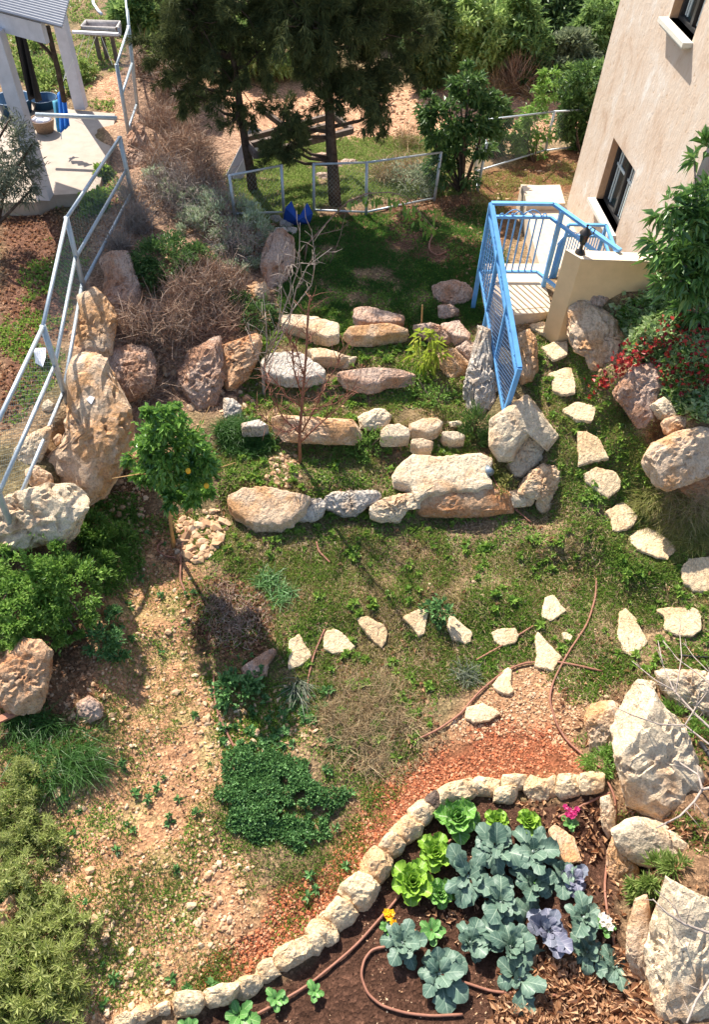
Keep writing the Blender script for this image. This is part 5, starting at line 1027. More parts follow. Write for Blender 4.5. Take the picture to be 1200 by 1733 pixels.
# ---- middle
matp('ground_shrub', 'dense dark blue green mound of foliage left of the red gravel', 'shrub', [(470,1335,75,60),(430,1295,62,34),(535,1345,50,48),(440,1385,55,40),(515,1405,45,36),(400,1345,34,34)], 20000, .03, .017, 'bush_blue', .13, 60)
twigs('thatch_pile', 'heap of dry grass and stalks above the dark green mound', 'dry grass', [(625,1210,50,36),(590,1240,44,34),(650,1175,42,22),(560,1210,24,26),(680,1225,34,20),(630,1270,40,16),(590,1170,24,14)], 6500, .12, 'straw', .0022, up=.12, curl=.9, pull=.05, flat=.14)
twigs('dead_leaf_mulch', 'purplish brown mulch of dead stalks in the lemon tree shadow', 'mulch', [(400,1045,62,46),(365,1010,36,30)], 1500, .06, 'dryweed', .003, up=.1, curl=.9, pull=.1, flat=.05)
sh('spiky_shrub', 'dark spiky plant at the foot of the railing end post', 'shrub', [(808,718,26,28),(800,745,24,18)], 1900, .09, .009, 'bush_dark', 16, .25, 1.2, .5, fold=0)
sh('weed_patch', 'tangle of weeds between the spotlight and the shadow striped boulder', 'weeds', [(848,790,20,22),(860,820,18,18)], 1100, .06, .01, 'grass_olive', 16, .25, .8, .6, stems=0)
sh('young_shrub', 'open olive green shrub in front of the domed pale rock', 'shrub', [(625,745,26,24),(612,770,16,14)], 700, .05, .014, 'bush_mid', 16, .25, .8, .6)
sh('young_shrub', 'spindly shrub right of the long brown ledge', 'shrub', [(735,670,30,28),(700,650,20,20)], 900, .045, .014, 'bush_mid', 24, .22, .8, .7)
sh('weed_patch', 'leafy blue green weed between two stones of the lawn row', 'weeds', [(742,1035,20,20)], 420, .06, .03, 'bush_blue', 9, .3, .6, .6, stems=0)
sh('weed_patch', 'broad leaved weeds below the thick shaded stone', 'weeds', [(400,1170,34,22),(435,1150,20,14)], 800, .055, .03, 'bush_blue', 20, .22, .5, .6, stems=0)
sh('fern_like_herb', 'ferny green herb at the upper right corner of the bed', 'herb', [(1015,1290,24,20),(1040,1275,16,18)], 1500, .04, .01, 'bush_mid', 24, .2, .7, .6, stems=0)
sh('rosette_plant', 'bright green spiky rosettes growing between the two large right boulders', 'plant', [(1120,1480,34,18),(1095,1500,22,18),(1150,1470,18,14),(1085,1520,12,14)], 1500, .085, .013, 'bush_lime', 26, .14, 1.0, .7, fold=.05, stems=0)
sh('rosette_plant', 'green grassy plant behind the large pitted boulder at the right edge', 'plant', [(1150,1210,24,22),(1180,1240,24,26),(1120,1195,12,12)], 1500, .07, .01, 'bush_mid', 20, .2, 1.0, .6, fold=.05, stems=0)
# grass tufts as blades
def tuft(label, els, n, L, W, mat, lean=(0, 0, 1.0), name='grass_tuft', cat='grass tuft', rnd=.35, group=None):
    r = np.random.default_rng(int(els[0][0])); B = []
    for cx_, cy_, rx, ry in els:
        m_ = int(n / len(els)); a = r.uniform(0, 6.283, m_); q_ = r.uniform(0, 1, m_) ** .5; B.append(P(cx_ + rx * q_ * np.cos(a), cy_ + ry * q_ * np.sin(a)))
    B = np.vstack(B); D = np.array(lean) + r.normal(size=B.shape) * rnd; LL = L * r.uniform(.5, 1.3, len(B)); n_ = len(B)
    V = []; S_ = unit(np.cross(D, r.normal(size=B.shape))); D = unit(D); bend = unit(D * [1, 1, 0] + r.normal(size=B.shape) * .3 * [1, 1, 0])
    for f_, wf in ((0, 1), (.4, .9), (.75, .6), (1, .08)):
        q_ = B + D * LL[:, None] * f_ + bend * (LL * .45 * f_ ** 2)[:, None] - np.array([0, 0, 1]) * (LL * .35 * f_ ** 2.5)[:, None]; V += [q_ + S_ * W * wf / 2, q_ - S_ * W * wf / 2]
    V = np.stack(V, 1).reshape(-1, 3); fq = np.array([0, 1, 3, 2, 2, 3, 5, 4, 4, 5, 7, 6]); lp = (np.arange(n_)[:, None] * 8 + fq).ravel()
    o = link_mesh(name, V, lp, np.full(3 * n_, 4), M[mat]); return tag(o, label, cat, group)
tuft('long dark combed grass sweeping down to the right at the left edge', [(90,1250,70,40),(60,1300,60,40),(140,1290,40,30),(50,1220,50,20)], 1900, .2, .005, 'grass_deep', (.4, -.3, .8), rnd=.6)
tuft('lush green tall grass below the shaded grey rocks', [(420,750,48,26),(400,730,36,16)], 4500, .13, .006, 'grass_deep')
tuft('clump of iris like blades on the lawn left of the lawn stones', [(455,985,20,14),(480,1010,22,14)], 420, .15, .009, 'bush_blue', rnd=.6)
tuft('bluish wilted iris blades on the dry grass heap', [(505,1160,12,12)], 160, .2, .009, 'olive', (0, -.6, .5), rnd=.35)
tuft('bluish blades at the right of the lawn between dry leaves', [(790,1145,18,14)], 260, .14, .007, 'olive', rnd=.6)
tuft('dark tangled grass hanging over the path at the right edge', [(1160,860,45,40),(1130,900,40,20),(1180,900,30,30),(1100,850,26,26)], 3000, .17, .005, 'grass_olive', (-.3, -.3, .8), rnd=.6)
tuft('dry dark stalks mixed in the grass at the right edge', [(1165,850,40,44)], 900, .2, .004, 'straw', (-.2, -.3, .8), rnd=.6)
# ---- lemon tree
def limb(mb, pts, r0, r1, n=7): mb.tube(pts, list(np.linspace(r0, r1, len(pts))), n)
lb_ = P(292, 928); ly = lb_[1]
lem = shrub('lemon_tree', 'young lemon tree with glossy leaves and yellow fruit at the left', 'lemon tree', [(285,760,66,60),(330,790,40,42),(235,770,30,30),(300,845,46,24),(255,815,34,26),(275,705,34,28),(330,835,30,22)], 7500, .062, .029, 'citrus', 90, .13, .1, .9, foot=lb_, y=ly - .05, bark='stake', stems=0, fold=.18, droop=.3, shell=.1)
lbr = MB(); rr_ = np.random.default_rng(3)
for k_ in range(14):
    e_ = vp(285 + rr_.normal() * 34, 775 + rr_.normal() * 34, ly + rr_.normal() * .12); s_ = vp(284, 838 - k_ * 3, ly); lbr.tube([s_, (s_ + e_) / 2 + [0, 0, .03], e_], [.008, .006, .003], 5)
lbr.build('branch', M['stake'], lem, True)
tk = MB(); limb(tk, [lb_ - [0, 0, .05], vp(288, 880, ly), vp(284, 830, ly), vp(275, 770, ly)], .018, .012); tk.build('trunk', M['stake'], lem, True)
st_ = MB(); limb(st_, [P(296, 925), vp(262, 752, ly)], .012, .012); o = st_.build('wooden_stake', M['stake'], None, True); tag(o, 'straight wooden stake supporting the young lemon tree', 'stake')
for x, y_ in ((318, 797), (349, 822)):
    c = vp(x, y_, ly - .25); V, Fc = ICO[2]; MB().add(V * [.024, .024, .03] + c, [tuple(f_) for f_ in Fc]).build('lemon', M['lemon'], lem, True)
# ---- bare saplings
def sapling(name, label, cat, foot_px, lines, seed, r0=.014, sub=2, mat='twig_red', yoff=0, twl=.28, group=None, ntw=10):
    r = np.random.default_rng(seed); ft = P(*foot_px); y = ft[1] + yoff; t_ = thing(name, ft, label, cat, group); tr = MB(); br = MB()
    for k, (ln_, ra, rb) in enumerate(lines):
        dy = 0; pts = []; sl = 0 if k == 0 else r.uniform(-.5, .5)
        for j, (x, y_) in enumerate(ln_): pts.append(vp(x, y_, y + sl * .45 * j / max(1, len(ln_) - 1)))
        if k == 0: pts[0] = ft - np.array([0, 0, .04])
        (tr if k == 0 else br).tube(pts, list(np.linspace(ra, rb, len(pts))), 7)
        for j in range(1, len(pts)):
            for _ in range(ntw if k else ntw - 1):
                f_ = r.uniform(0, 1); p_ = pts[j - 1] * (1 - f_) + pts[j] * f_; ax = unit(pts[j] - pts[j - 1]); d = unit(ax * .9 + r.normal(size=3) * .75 + [0, 0, .25]); L_ = twl * r.uniform(.3, 1)
                if j == 1 and k == 0: continue
                e_ = p_ + d * L_ + [0, 0, .05 * L_]; br.tube([p_, (p_ + e_) / 2 + r.normal(size=3) * .02, e_], [.004, .003, .0015], 4)
    tr.build('trunk', M[mat], t_, True); br.build('branch', M[mat], t_, True); return t_
q = lambda k, *p_: [tuple(v_) for v_ in zq(k, p_)]
sapling('bare_sapling', 'bare reddish sapling with spreading twigs in front of the long orange block', 'sapling', (508, 784), [
 (q('E', (365,1010),(362,880),(375,720),(385,600),(395,480),(402,300),(415,200)), .020, .006),
 (q('E', (365,870),(290,800),(225,690),(200,600)), .010, .003), (q('E', (372,740),(300,690),(250,620),(190,560)), .010, .003), (q('E', (378,700),(335,560),(325,460),(300,380)), .009, .003),
 (q('E', (368,910),(440,840),(520,770),(600,700)), .010, .003), (q('E', (375,860),(440,740),(480,640),(545,540),(560,470)), .010, .003), (q('E', (385,600),(360,500),(335,430)), .007, .003),
 (q('E', (370,760),(450,745),(540,720),(640,640)), .007, .002), (q('E', (366,830),(300,860),(240,840),(140,740)), .007, .002)], 5)
sapling('bare_sapling', 'second bare sapling with upright pale twigs on the shaded side left of the first', 'sapling', (447, 670), [
 (q('E', (192,690),(187,600),(190,540)), .024, .014), (q('E', (190,560),(205,440),(200,320),(185,180)), .010, .003), (q('E', (190,550),(240,470),(310,330),(345,170),(400,60),(520,-30)), .010, .003),
 (q('E', (188,560),(150,480),(130,420),(110,330)), .008, .003), (q('E', (190,540),(260,380),(275,200),(262,60),(300,-60)), .009, .003), (q('E', (200,480),(330,270),(420,150),(440,40),(420,-120)), .008, .003), (q('E', (195,500),(290,260),(360,60),(365,-150)), .008, .003), (q('E', (330,270),(270,140),(300,60),(380,40)), .006, .002)], 6, mat='twig_grey', yoff=.1, ntw=4)
t_ = sapling('arching_branch_tree', 'thin tree whose arching twig still carries yellow green leaves in front of the rear fence', 'tree', (512, 430), [
 (q('B', (330,1330),(400,1180),(440,1138),(520,1050)), .012, .008), (q('B', (520,1050),(600,972),(690,935),(800,930),(880,950),(940,1020),(1000,1090)), .009, .003), (q('B', (400,1180),(385,1280),(370,1330)), .007, .004), (q('B', (440,1138),(560,1110),(600,1075)), .006, .002), (q('B', (500,1300),(560,1140),(585,1030)), .006, .002)], 8, mat='twig', twl=.1, yoff=-.2, ntw=2)
yb_ = P(512, 430)[1] - .2; B = []; r = np.random.default_rng(1); pl_ = zq('B', [(620,965),(690,945),(740,945),(800,950),(850,965),(900,985),(930,1020),(960,1045),(1000,1100)])
for x, y_ in pl_:
    for _ in range(9): B.append(vp(x + r.normal() * 9, y_ + abs(r.normal()) * 8, yb_ + .15 + r.normal() * .05))
B = np.array(B); leaves('foliage', B, r.normal(size=B.shape) * .4 + [0, 0, -1], r.uniform(.07, .12, len(B)), r.uniform(.04, .055, len(B)), 'bush_mid', t_, droop=.1)
def bareshrub(label, k, lines, z, seed):
    t_ = None; br = MB(); r = np.random.default_rng(seed)
    for ln_, ra, rb in lines:
        pts = [at(x, y_, z + .08 * math.sin(j + seed)) for j, (x, y_) in enumerate(zq(k, ln_))]
        if t_ is None: ft = pts[0].copy(); ft[2] = hgt(ft[0], ft[1]); t_ = thing('bare_shrub', ft, label, 'shrub')
        br.tube(pts, list(np.linspace(ra, rb, len(pts))), 7)
        for j in range(1, len(pts)):
            for _ in range(2):
                p_ = pts[j - 1] + (pts[j] - pts[j - 1]) * r.uniform(0, 1); e_ = p_ + unit(unit(pts[j] - pts[j - 1]) + r.normal(size=3) * .6) * r.uniform(.05, .2); br.tube([p_, e_], [.003, .0012], 4)
    br.build('branch', M['twig_grey'], t_, True); return t_
bareshrub('grey bare twigs reaching in from the right edge above the flat topped boulder', 'I', [([(1260,1160),(1200,1140),(1085,1050),(960,1045),(830,1000),(720,950)], .010, .003), ([(1260,1110),(1150,1010),(1030,880),(980,760),(955,640)], .011, .003), ([(1030,880),(940,830),(830,740)], .006, .003), ([(1040,890),(1070,720),(1055,530)], .006, .003), ([(1085,1050),(1140,960),(1200,880)], .006, .003), ([(1260,900),(1150,800),(1050,730),(980,640)], .007, .003), ([(1230,820),(1130,720),(1080,650)], .005, .002)], 1.0, 2)
bareshrub('bare grey branch curving over the large pitted boulder from the right edge', 'L', [([(1260,140),(1170,160),(1130,220),(1060,290),(950,345)], .012, .005), ([(1170,160),(1150,90),(1060,30)], .010, .006)], 1.15, 3)
bareshrub('bare branch crossing the biggest boulder in the bottom right corner', 'L', [([(1260,870),(1190,850),(1080,810),(1000,760),(930,690)], .012, .004), ([(1080,810),(1040,740),(1000,690)], .006, .003), ([(1240,1040),(1200,1090),(1140,1180),(1095,1290)], .009, .006)], 1.15, 4)
# ---- mango, avocado, ivy
mg = P(728, 622); lf = MB()
sh('mango_sapling', 'small mango sapling with drooping yellow green leaves on the terrace', 'sapling', [(718,575,20,14),(738,590,20,14),(722,600,22,14),(745,600,12,10)], 130, .13, .03, 'lime_leaf', 9, .16, -.3, .5, foot=mg, y=mg[1], fold=.15, droop=.5, stemr=.008)
ay = 6.45; fa = np.array([3.75, ay + .15, float(hgt(3.75, ay + .15))])
sh('avocado_tree', 'dark glossy leaved tree in front of the house at the right edge', 'tree', [(1155,390,52,56),(1180,450,50,70),(1138,460,32,46),(1175,520,34,30),(1200,340,34,50),(1192,268,18,30),(1130,348,28,24),(1220,420,45,100)], 3400, .125, .04, 'avocado', 80, .13, .1, .75, foot=fa, y=ay, bark='twig_grey', stemr=.02, stems=16, fold=.15, droop=.2, shell=.2)
def area(poly, n, seed=0, thr=None, sc=3.0, avoid=True, off=0.0):
    r = np.random.default_rng(seed); poly = np.array(poly, float); lo, hi = poly.min(0), poly.max(0)
    x = r.uniform(lo[0], hi[0], n); y_ = r.uniform(lo[1], hi[1], n); k = sdist(x, y_, poly) > 0; x, y_ = x[k], y_[k]
    if avoid:
        ok = np.ones(len(x), bool)
        for p_ in ROCKPX:
            l2, h2 = p_.min(0), p_.max(0); c = (x > l2[0]) & (x < h2[0]) & (y_ > l2[1]) & (y_ < h2[1]) & ok
            if c.any(): i_ = np.where(c)[0]; ins = sdist(x[i_], y_[i_], p_) > 3; ok[i_[ins]] = False
        x, y_ = x[ok], y_[ok]
    w_ = P(x, y_)
    if thr is not None: f_ = fbm2(w_[:, 0] * sc + off, w_[:, 1] * sc - off, 4); w_ = w_[f_ + r.normal(size=len(w_)) * .06 > thr]
    return w_
def stuff(name, label, B, D, L, W, mat, **k):
    o = leaves(name, B, D, L, W, mat, None, **k); return tag(o, label, None, None, 'stuff')
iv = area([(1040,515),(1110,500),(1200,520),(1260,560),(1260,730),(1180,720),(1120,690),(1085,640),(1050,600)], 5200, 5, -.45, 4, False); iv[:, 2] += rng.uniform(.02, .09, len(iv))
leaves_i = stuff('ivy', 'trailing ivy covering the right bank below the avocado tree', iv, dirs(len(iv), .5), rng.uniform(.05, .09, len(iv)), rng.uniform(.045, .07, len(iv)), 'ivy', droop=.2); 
rp = []
for x, y_, rx, n_ in ((1135,650,50,120),(1195,560,26,50),(1160,600,50,80),(1045,640,18,50),(1065,618,24,60),(1012,660,14,40),(1150,560,40,40),(1100,595,20,26),(1190,650,30,60)):
    a = rng.normal(size=(n_, 2)) * rx * .6; rp.append(P(x + a[:, 0], y_ + a[:, 1] * .7))
rp = np.vstack(rp); rp[:, 2] += rng.uniform(.05, .2, len(rp))
stuff('red_creeper', 'crimson creeper leaves scattered through the ivy on the right bank', rp, dirs(len(rp), .5), rng.uniform(.04, .075, len(rp)), rng.uniform(.035, .055, len(rp)), 'ivy_red', droop=.2)
# ------------------------------------------------------------------ vegetable bed
def bigleaf(mb, base_, az, L, W, el0, curl, cup, wav, r, petiole=.28, round_=1.0):
    nu, nv = 12, 9; V = []; rib = []
    dh = np.array([math.cos(az), math.sin(az), 0]); sd_ = np.array([-math.sin(az), math.cos(az), 0]); p_ = np.array(base_, float); ang = el0; st = L / (nu - 1); ph = r.uniform(0, 6)
    for i in range(nu):
        u = i / (nu - 1)
        if i: p_ = p_ + (dh * math.cos(ang) + np.array([0, 0, 1.0]) * math.sin(ang)) * st; ang -= curl / (nu - 1)
        nrm = -dh * math.sin(ang) + np.array([0, 0, 1.0]) * math.cos(ang)
        if u < petiole: w_ = .09 + .06 * u
        else: t_ = (u - petiole) / (1 - petiole); w_ = max(.1, (1 - abs(2 * t_ ** .9 - 1.04) ** 2.6)) ** .55 * (1 + .07 * math.sin(u * 31 + ph))
        for j in range(nv):
            v_ = j / (nv - 1) * 2 - 1; wv = wav * math.sin(u * 17 + v_ * 3 + ph) * abs(v_) ** 2 * w_
            V.append(p_ + sd_ * v_ * W / 2 * w_ * (1 + .1 * math.sin(u * 23 + ph)) + nrm * (cup * W * v_ * v_ * w_ + wv * W)); rib.append((u, v_))
    Fs = [(i * nv + j, i * nv + j + 1, (i + 1) * nv + j + 1, (i + 1) * nv + j) for i in range(nu - 1) for j in range(nv - 1)]
    mb.add(V, Fs); mb.rib.extend(rib)
def veinmat(name, c1, c2, vein, rough=.5, tr=.15):
    m, n, b = mat_new(name, rough, .35); a = N(n, 'ShaderNodeAttribute'); a.attribute_name = 'leafuv'; g_ = N(n, 'ShaderNodeNewGeometry')
    s = N(n, 'ShaderNodeSeparateColor'); n.links.new(a.outputs['Color'], s.inputs[0])
    def mt(op, a_, b_=None):
        x = N(n, 'ShaderNodeMath', operation=op)
        for i, q_ in enumerate((a_, b_)):
            if q_ is None: continue
            if isinstance(q_, (int, float)): x.inputs[i].default_value = q_
            else: n.links.new(q_, x.inputs[i])
        return x.outputs[0]
    av = mt('ABSOLUTE', s.outputs[1]); midr = mt('LESS_THAN', av, .05)
    ph = mt('SUBTRACT', mt('MULTIPLY', s.outputs[0], 7.0), mt('MULTIPLY', av, 1.6)); sv = mt('LESS_THAN', mt('ABSOLUTE', mt('SUBTRACT', mt('FRACT', ph), .5)), .06)
    vm = mt('MAXIMUM', midr, mt('MULTIPLY', sv, .55))
    base_ = mix(n, g_.outputs['Random Per Island'], c1, c2); c = mix(n, mt('MULTIPLY', vm, .75), base_, vein); n.links.new(c, b.inputs['Base Color'])
    bump(n, b, vm, -.4, .004); t_ = N(n, 'ShaderNodeBsdfTranslucent'); n.links.new(c, t_.inputs[0]); mx = N(n, 'ShaderNodeMixShader'); mx.inputs[0].default_value = tr
    n.links.new(b.outputs[0], mx.inputs[1]); n.links.new(t_.outputs[0], mx.inputs[2]); n.links.new(mx.outputs[0], n.nodes['Material Output'].inputs[0]); M[name] = m
veinmat('cauli', (.07, .13, .095), (.13, .20, .145), (.30, .38, .28)); veinmat('broc', (.13, .22, .19), (.19, .29, .25), (.45, .52, .46)); veinmat('lett', (.17, .34, .03), (.28, .46, .05), (.5, .62, .22), .45, .3)
veinmat('lett2', (.12, .30, .05), (.2, .4, .08), (.55, .65, .4), .45, .3); veinmat('purp', (.19, .21, .25), (.13, .13, .19), (.38, .36, .42)); veinmat('greenleaf', (.08, .22, .05), (.13, .3, .07), (.35, .45, .2), .45, .2)
def crop(name, label, cat, px, py, rad, mat, kind, group, seed):
    r = np.random.default_rng(seed); c = P(px, py); dep = (c - [0, 0, H]) @ FW; R = rad * dep / F * (1.02 if kind == 'cauli' else 1.05); h = R * .55 if kind != 'lettuce' else R * .3
    c = c; t_ = thing(name, c, label, cat, group)
    mb = MB(); mb.rib = []; n_ = dict(cauli=int(r.integers(13, 19)), lettuce=20, small=9)[kind]
    for k in range(n_):
        f_ = k / n_; az = k * 2.399 + r.uniform(-.25, .25); top_ = c + [0, 0, .03 + h * .35 * f_]
        if kind == 'cauli': L_ = R * (1.2 - .65 * f_) * r.uniform(.7, 1.2); bigleaf(mb, top_, az + r.uniform(-.3, .3), L_, L_ * r.uniform(.42, .68), r.uniform(.3, .95) + .6 * f_, r.uniform(.3, 2.1) - .5 * f_, r.uniform(-.25, .35), .09, r, .3)
        elif kind == 'lettuce': L_ = R * (1.1 - .55 * f_) * r.uniform(.85, 1.1); bigleaf(mb, top_, az, L_, L_ * r.uniform(.7, .9), .3 + 1.05 * f_, .7 - .9 * f_, .3, .10, r, .05, .8)
        else: L_ = R * (1.1 - .5 * f_) * r.uniform(.8, 1.1); bigleaf(mb, top_, az, L_, L_ * r.uniform(.5, .65), .5 + .6 * f_, .8, .15, .03, r, .2)
    o = mb.build('leaves', M[mat], t_, True); ca_ = o.data.color_attributes.new('leafuv', 'FLOAT_COLOR', 'POINT'); rb = np.array(mb.rib); ca_.data.foreach_set('color', np.c_[rb, np.zeros(len(rb)), np.ones(len(rb))].astype(np.float32).ravel())
    if kind == 'cauli': MB().tube([c - [0, 0, .02], c + [0, 0, .03 + h * .4]], [.016, .012], 7).build('stalk', M['broc'], t_, True)
CR = [('cauliflower_plant','cauliflower plant','cauli','cauli',[(790,1488,50,'wide blue green plant with long pale veined leaves between the lettuces and the cauliflowers'),(838,1440,44,'blue green plant beside the two small back lettuces'),(900,1445,46,'frilly blue green plant behind the orange flagstone'),(845,1530,46,'dark cupped plant in the very middle of the bed'),(900,1500,42,'green centred plant right of the middle of the bed'),(948,1478,36,'blue green plant touching the front of the orange flagstone'),(680,1598,40,'leftmost blue green plant below the yellow pansy'),(742,1650,52,'nearest and most spread plant at the left front of the bed'),(795,1597,36,'plant between the small green seedling and the front rows'),(862,1605,50,'large leaved blue green plant in the middle of the front row'),(876,1660,44,'nearest cupped plant just above the front dry leaves'),(985,1555,42,'green plant with pale new leaves at the right side of the bed'),(990,1612,32,'small blue green plant right of the purple one'),(1040,1638,32,'rightmost small plant beside the pinkish boulder')]),
 ('purple_cabbage','cabbage','purp','cauli',[(925,1580,44,'purplish grey cabbage with a whitish leaf, front right of the bed'),(970,1492,28,'small purplish grey plant with one white leaf near the flagstone')]),
 ('lettuce','lettuce','lett','lettuce',[(735,1447,32,'bright lime lettuce second from the edging stones'),(697,1497,36,'largest lime lettuce nearest to the edging stones'),(840,1393,20,'left of the two small round lettuces at the back of the bed'),(893,1393,22,'right of the two small round lettuces at the back of the bed')]),
 ('lettuce','lettuce','lett2','lettuce',[(743,1515,25,'curly deep green lettuce beside the largest lime lettuce'),(772,1388,40,'tall romaine lettuce with white ribs at the back left of the bed')]),
 ('seedling','seedling','greenleaf','small',[(730,1578,26,'green seedling below the curly lettuce'),(467,1692,20,'small seedling at the lower pipe end, left one'),(533,1679,17,'small seedling crossing the pipe, right of the other seedling'),(905,1490,18,'tiny green seedling in the middle of the cauliflowers'),(655,1572,16,'leafy base of the yellow pansy'),(962,1398,15,'small leafy plant under the magenta flowers'),(1022,1570,18,'dark green leaves under the white flowers'),(320,1745,24,'greyish seedling outside the lower left end of the bed border'),(405,1720,34,'curly blue green kale at the bottom edge near the border')])]
gi = 0
for nm, cat, mt, kd, lst in CR:
    for x, y_, rd_2, lb in lst: gi += 1; crop(nm, lb if len(lb.split()) <= 16 else lb,  cat, x, y_, rd_2, mt, kd, {'seedling': 'seedlings in the bed', 'lettuce': 'lettuces in the bed', 'cauliflower_plant': 'cauliflowers in the bed'}.get(nm), gi)
def flowers(label, pts, mat, sz, seed, name='flower'):
    r = np.random.default_rng(seed); B = []; D = []
    for x, y_ in pts:
        c = P(x, y_, .09); 
        for k in range(6): a = k * 1.05; B.append(c); D.append([math.cos(a), math.sin(a), .35])
    o = leaves(name, np.array(B), np.array(D), sz, sz * 1.1, mat, None, droop=-.05, r=r); return tag(o, label, 'flowers')
flowers('yellow pansy blossoms at the left side of the bed', [(653, 1549), (661, 1550), (657, 1557), (665, 1567)], 'petal_yellow', .035, 1)
flowers('magenta blossoms at the back right of the bed', [(953, 1372), (960, 1378), (968, 1382), (956, 1385), (972, 1376), (964, 1388)], 'petal_magenta', .03, 2)
flowers('white blossoms at the right side of the bed', [(1014, 1556), (1022, 1560), (1016, 1566), (1026, 1572)], 'petal_white', .04, 3)
# ------------------------------------------------------------------ ground cover
def jitterdir(n, up=1.0, s=.5): return rng.normal(size=(n, 3)) * s + [0, 0, up]
LAWN = [(370,880),(520,895),(700,885),(860,880),(960,840),(1010,880),(1080,950),(1160,990),(1200,1000),(1260,1010),(1260,1150),(1120,1150),(1040,1190),(960,1180),(900,1110),(830,1150),(740,1180),(700,1290),(560,1280),(540,1180),(470,1110),(450,1000),(380,960)]
TER = [(400,700),(440,560),(520,520),(800,560),(800,760),(880,830),(880,880),(380,880),(360,760)]
UPL = [(470,380),(520,370),(820,350),(860,450),(820,540),(780,560),(480,560),(470,470)]
PATH = [(880,540),(960,530),(1000,620),(1060,700),(1120,820),(1200,950),(1200,1010),(1060,960),(960,880),(930,780),(900,680)]
FAR = [(430,240),(560,235),(760,230),(780,330),(540,350),(530,380),(400,380),(380,300)]
LEFT = [(0,340),(180,260),(215,340),(130,480),(110,560),(90,650),(0,740)]
SOILP = [(140,900),(380,860),(470,1100),(560,1240),(640,1340),(560,1560),(340,1690),(0,1733),(0,1200),(140,1240),(180,1100)]
EDGE = [(340,1140),(560,1170),(560,1260),(380,1280)]
def tufts(poly, n, seed, thr, sc, L, W, mat, name, label, k=5, spread=.03, off=0, s=.5, droop=.25):
    c = area(poly, int(n * 1.7), seed, thr - .06, sc, True, off); r = np.random.default_rng(seed + 1); B = np.repeat(c, k, 0); B[:, :2] += r.normal(size=(len(B), 2)) * spread; B[:, 2] = hgt(B[:, 0], B[:, 1])
    return stuff(name, label, B, r.normal(size=B.shape) * s + [0, 0, 1.0], L * r.uniform(.5, 1.4, len(B)), W * r.uniform(.7, 1.3, len(B)), mat, droop=droop, fold=.1)
tufts(LAWN, 11000, 1, .0, 2.2, .045, .0055, 'grass_olive', 'grass', 'olive green mossy grass of the lawn', 7)
tufts(LAWN, 9000, 2, .06, 3.2, .06, .008, 'grass', 'grass', 'fresh green grass patches of the lawn', 7, off=9)
tufts(LAWN, 8000, 3, .1, 3.6, .03, .024, 'clover', 'clover', 'broad leaved clover in the lawn', 6, off=23, s=.9)
tufts(TER, 7000, 4, -.04, 2.4, .045, .0055, 'grass_olive', 'grass', 'olive green grass on the terraces', 7)
tufts(TER, 7500, 5, .02, 3.4, .035, .026, 'clover', 'clover', 'bright green clover on the terraces', 6, off=4, s=.9)
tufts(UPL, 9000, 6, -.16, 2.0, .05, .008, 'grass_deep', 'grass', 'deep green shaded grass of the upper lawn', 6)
tufts(UPL, 3000, 7, .05, 2.4, .035, .022, 'clover', 'clover', 'clover patches of the upper lawn', 5, off=5, s=.9)
tufts(PATH, 8000, 8, -.12, 3.2, .026, .018, 'clover', 'clover', 'clover around the stepping stone path', 6, off=7, s=.9)
tufts(PATH, 5000, 9, -.1, 2.4, .045, .0055, 'grass_olive', 'grass', 'grass around the stepping stone path', 6)
tufts(FAR, 7000, 10, -.25, 1.6, .06, .012, 'bush_lime', 'grass', 'sunlit yellow green grass under the pines', 6)
tufts([(800,300),(1010,262),(1010,310),(880,320),(840,380),(790,350)], 1800, 11, 0, 2, .05, .012, 'grass_olive', 'grass', 'thin grass on the red soil behind the house', 5)
tufts(LEFT, 2600, 12, .05, 1.8, .045, .022, 'clover', 'clover', 'green weeds on the shaded ground behind the left fence', 6)
tufts(SOILP, 7500, 13, .12, 3.0, .04, .006, 'grass', 'grass', 'thin grass tufts on the stony soil', 6, off=2)
tufts(SOILP, 4200, 14, .16, 3.4, .026, .016, 'clover', 'clover', 'small weeds on the stony soil', 6, off=31, s=.9)
tufts(SOILP, 3600, 24, .1, 2.6, .05, .006, 'bush_lime', 'grass', 'yellowish grass tufts on the stony soil', 6, off=12)
tufts(EDGE, 900, 15, .05, 3.0, .03, .018, 'clover', 'clover', 'weeds above the dark green mound', 6)
tufts([(360,1380),(620,1300),(700,1290),(600,1480),(480,1600),(340,1690),(300,1700),(420,1540)], 2400, 16, .12, 3.0, .045, .007, 'grass', 'grass', 'grass growing through the red gravel', 6, off=40)
tufts([(180,0),(60,0),(0,60),(0,160),(190,190),(215,60)], 1500, 17, .0, 1.4, .06, .03, 'bush_lime', 'weeds', 'low yellow green weeds in the neighbouring yard', 6)
tufts([(210,880),(330,870),(400,900),(370,960),(340,930),(260,900)], 900, 18, -.05, 3.0, .03, .014, 'clover', 'clover', 'weeds round the foot of the lemon tree', 6)
tufts([(130,850),(230,840),(240,960),(180,1010),(140,960)], 1500, 19, -.2, 2.6, .05, .012, 'bush_mid', 'weeds', 'weeds in the shade below the huge boulder', 6)
tufts([(1040,700),(1200,720),(1260,1000),(1120,940),(1060,800)], 3600, 20, -.1, 2.6, .05, .006, 'grass_olive', 'grass', 'rough grass at the foot of the right bank', 6)
tufts([(960,1130),(1060,1130),(1060,1300),(980,1260)], 1100, 21, .0, 2.6, .04, .012, 'clover', 'clover', 'weeds left of the large pitted boulder', 6)
tufts([(820,420),(860,420),(850,540),(760,420),(800,380)], 900, 22, -.1, 2.6, .05, .01, 'grass_deep', 'grass', 'grass at the left foot of the landing', 6)
